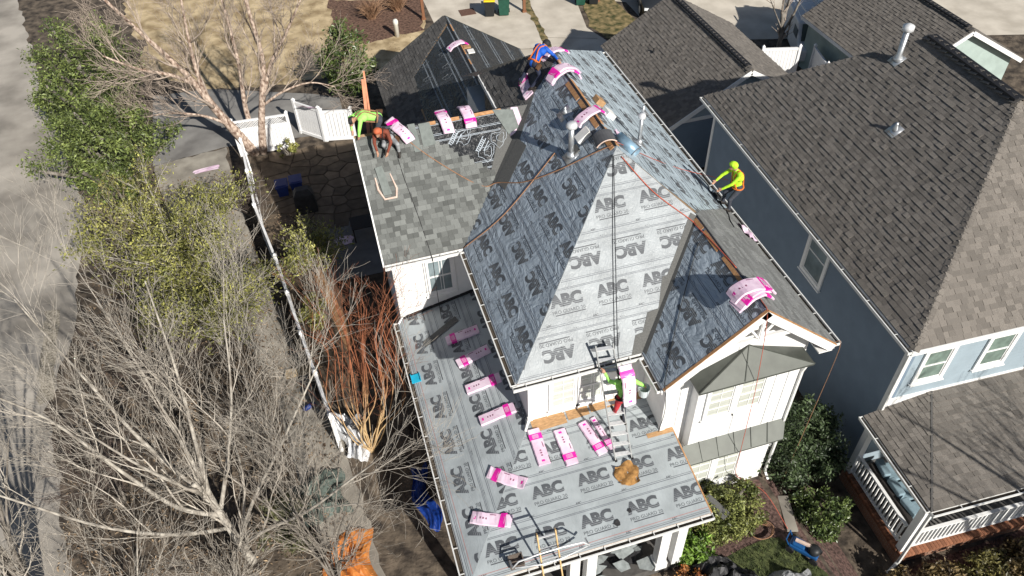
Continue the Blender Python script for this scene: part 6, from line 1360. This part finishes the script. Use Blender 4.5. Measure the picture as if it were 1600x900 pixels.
# worker in lime hood standing at the right eave
J = D(pelvis=(7.84,4.12,6.72), chest=(7.80,4.16,7.08), neck=(7.72,4.18,7.28), head=(7.62,4.20,7.44), face=(-.85,.1,-.5), shL=(7.78,3.98,7.22), shR=(7.74,4.36,7.22), elL=(7.55,3.98,6.98), elR=(7.5,4.45,7.0), haL=(7.32,4.08,6.80), haR=(7.30,4.42,6.86), hipL=(7.84,4.02,6.68), hipR=(7.84,4.22,6.68), knL=(7.58,3.98,6.42), knR=(7.6,4.32,6.44), ankL=(7.62,3.98,6.04), ankR=(7.62,4.34,6.06), toeL=(7.46,3.96,6.13), toeR=(7.46,4.34,6.13))
T_, b_ = person('worker in a lime hooded sweatshirt leaning at the right roof eave', J, lime, denim, boot, lime); harness(T_, J, harn)
# lime worker bent over the wing's end
J = D(pelvis=(-1.52,8.16,8.58), chest=(-1.92,8.10,8.74), neck=(-2.10,8.06,8.74), head=(-2.27,8.0,8.68), face=(-.45,-.35,-.8), shL=(-2.02,7.90,8.74), shR=(-2.0,8.26,8.76), elL=(-2.12,7.78,8.50), elR=(-2.3,8.3,8.62), haL=(-2.16,7.80,8.30), haR=(-2.3,8.1,8.34), hipL=(-1.5,8.04,8.54), hipR=(-1.5,8.28,8.54), knL=(-1.62,7.98,8.28), knR=(-1.55,8.3,8.12), ankL=(-1.22,8.06,8.25), ankR=(-1.2,8.3,8.08), toeL=(-1.08,8.04,8.22), toeR=(-1.08,8.32,8.02))
T_, b_ = person('worker in a bright lime shirt bent over the left end of the wing ridge', J, limeg, denim, boot, capk); harness(T_, J, ropet)
# worker in rust jacket crouching beside him
J = D(pelvis=(-1.38,7.72,8.12), chest=(-1.54,7.60,8.40), neck=(-1.60,7.48,8.52), head=(-1.66,7.38,8.58), face=(-.3,-.6,-.7), shL=(-1.72,7.62,8.50), shR=(-1.40,7.48,8.50), elL=(-1.80,7.40,8.26), elR=(-1.36,7.26,8.28), haL=(-1.78,7.22,8.08), haR=(-1.50,7.14,8.04), hipL=(-1.46,7.74,8.09), hipR=(-1.28,7.68,8.09), knL=(-1.56,7.38,8.14), knR=(-1.18,7.36,8.10), ankL=(-1.5,7.56,7.90), ankR=(-1.16,7.44,7.80), toeL=(-1.54,7.42,7.80), toeR=(-1.18,7.30,7.70))
T_, b_ = person('worker in a rust-brown jacket crouching on the shingles at the wing end', J, rustj, greyp, boot, M('hat_orange', (.50,.12,.05), .7, .2)); harness(T_, J, ropeb)
# worker in blue on the far ridge
J = D(pelvis=(3.22,8.62,9.12), chest=(3.48,8.82,9.36), neck=(3.62,8.92,9.44), head=(3.76,9.02,9.42), face=(.6,.35,-.7), shL=(3.46,9.02,9.42), shR=(3.66,8.72,9.42), elL=(3.62,9.18,9.2), elR=(3.86,8.62,9.24), haL=(3.78,9.12,9.16), haR=(3.9,8.4,9.2), hipL=(3.16,8.72,9.08), hipR=(3.26,8.52,9.08), knL=(3.12,8.95,8.80), knR=(3.32,8.30,8.86), ankL=(2.88,8.86,8.44), ankR=(3.02,8.3,8.50), toeL=(2.98,9.0,8.48), toeR=(3.14,8.2,8.56))
T_, b_ = person('worker in a bright blue jacket and orange harness bending on the main ridge', J, bluej, M('trousers_navy', (.02,.025,.05), .85, .2), boot, capk); harness(T_, J, harn)
# worker on the ladder with a bundle on the shoulder
J = D(pelvis=(2.44,-.78,5.22), chest=(2.46,-.70,5.60), neck=(2.44,-.64,5.82), head=(2.42,-.58,5.98), face=(0,.9,-.2), shL=(2.26,-.68,5.76), shR=(2.66,-.70,5.74), elL=(2.18,-.50,5.62), elR=(2.86,-.78,5.60), haL=(2.10,-.34,5.80), haR=(2.98,-.74,5.42), hipL=(2.34,-.76,5.16), hipR=(2.54,-.76,5.16), knL=(2.28,-.78,4.88), knR=(2.52,-.68,4.72), ankL=(2.30,-.68,4.62), ankR=(2.50,-.86,4.34), toeL=(2.28,-.50,4.60), toeR=(2.48,-.68,4.32))
T_, b_ = person('worker in lime climbing the roof ladder with a bundle on the back', J, limeg, redp, boot, capk, right_leg=denim); harness(T_, J, ropeb)
bundle('pink bundle carried on the back of the worker on the ladder', (2.44,-.92,5.90), V((-.02,.55,.95)), V((.0,-.9,.55)), .15, flip=False, T=.07)
bk_ = thing('bucket', 'clear plastic bucket with green contents held by the worker on the ladder', 'bucket', (3.0,-.72,5.08)); pl = M('clear_plastic', (.62,.70,.72), .25, .08, 6, spec=.6)
mb = MB(); c = V((3.0,-.72,5.06)); k = 18
for r, h in ((.115,0),(.15,.27),(.142,.27),(.108,.012)):
    for i in range(k): mb.v.append(tuple(c+V((r*math.cos(6.28318*i/k),r*math.sin(6.28318*i/k),h))))
for a in range(3):
    for i in range(k): mb.f.append((a*k+i,a*k+(i+1)%k,(a+1)*k+(i+1)%k,(a+1)*k+i))
mb.f += [tuple(range(k))[::-1], tuple(3*k+i for i in range(k))]; mb.m = [0]*len(mb.f); build('bucket_wall', mb, pl, bk_, False)
mb = MB(); mb.lathe([(.11,.03),(.118,.13),(.02,.15)], c, 14); build('contents', mb, M('contents_green', (.05,.28,.16), .6, .4, 12, c2=(.5,.55,.5)), bk_)
mb = MB(); mb.tube([c+V((-.148,0,.26)),c+V((-.1,.0,.34)),c+V((0,0,.37)),c+V((.1,0,.34)),c+V((.148,0,.26))], .006, 5); build('bucket_handle', mb, galv, bk_)
# nail gun by the worker at the eave, hoses
ng = thing('nail_gun', 'black nail gun lying at the right eave beside the worker in lime', 'nail gun', SR.P(4.75,.35,.05)); mb = MB(); p = SR.P(4.75,.35,.06)
mb.box(p, (.3,.09,.09), (SR.u,SR.w,SR.n)); mb.box(p-SR.u*.1-SR.w*.12, (.06,.22,.06), (SR.u,SR.w,SR.n)); build('gun_body', mb, kbin, ng); mb = MB(); mb.tube([p+SR.u*.1,p+SR.u*.1+SR.n*.08], .07, 12); build('nail_drum', mb, galv, ng)
rope('black air hose lying along the right eave behind the worker in lime', [SR.P(6.2,.55,.04),SR.P(5.4,.2,.04),SR.P(4.8,.5,.04),SR.P(3.9,.45,.05),SR.P(3.3,.75,.04),SR.P(2.9,.9,.04)], .016, ropeb, 'air hoses')
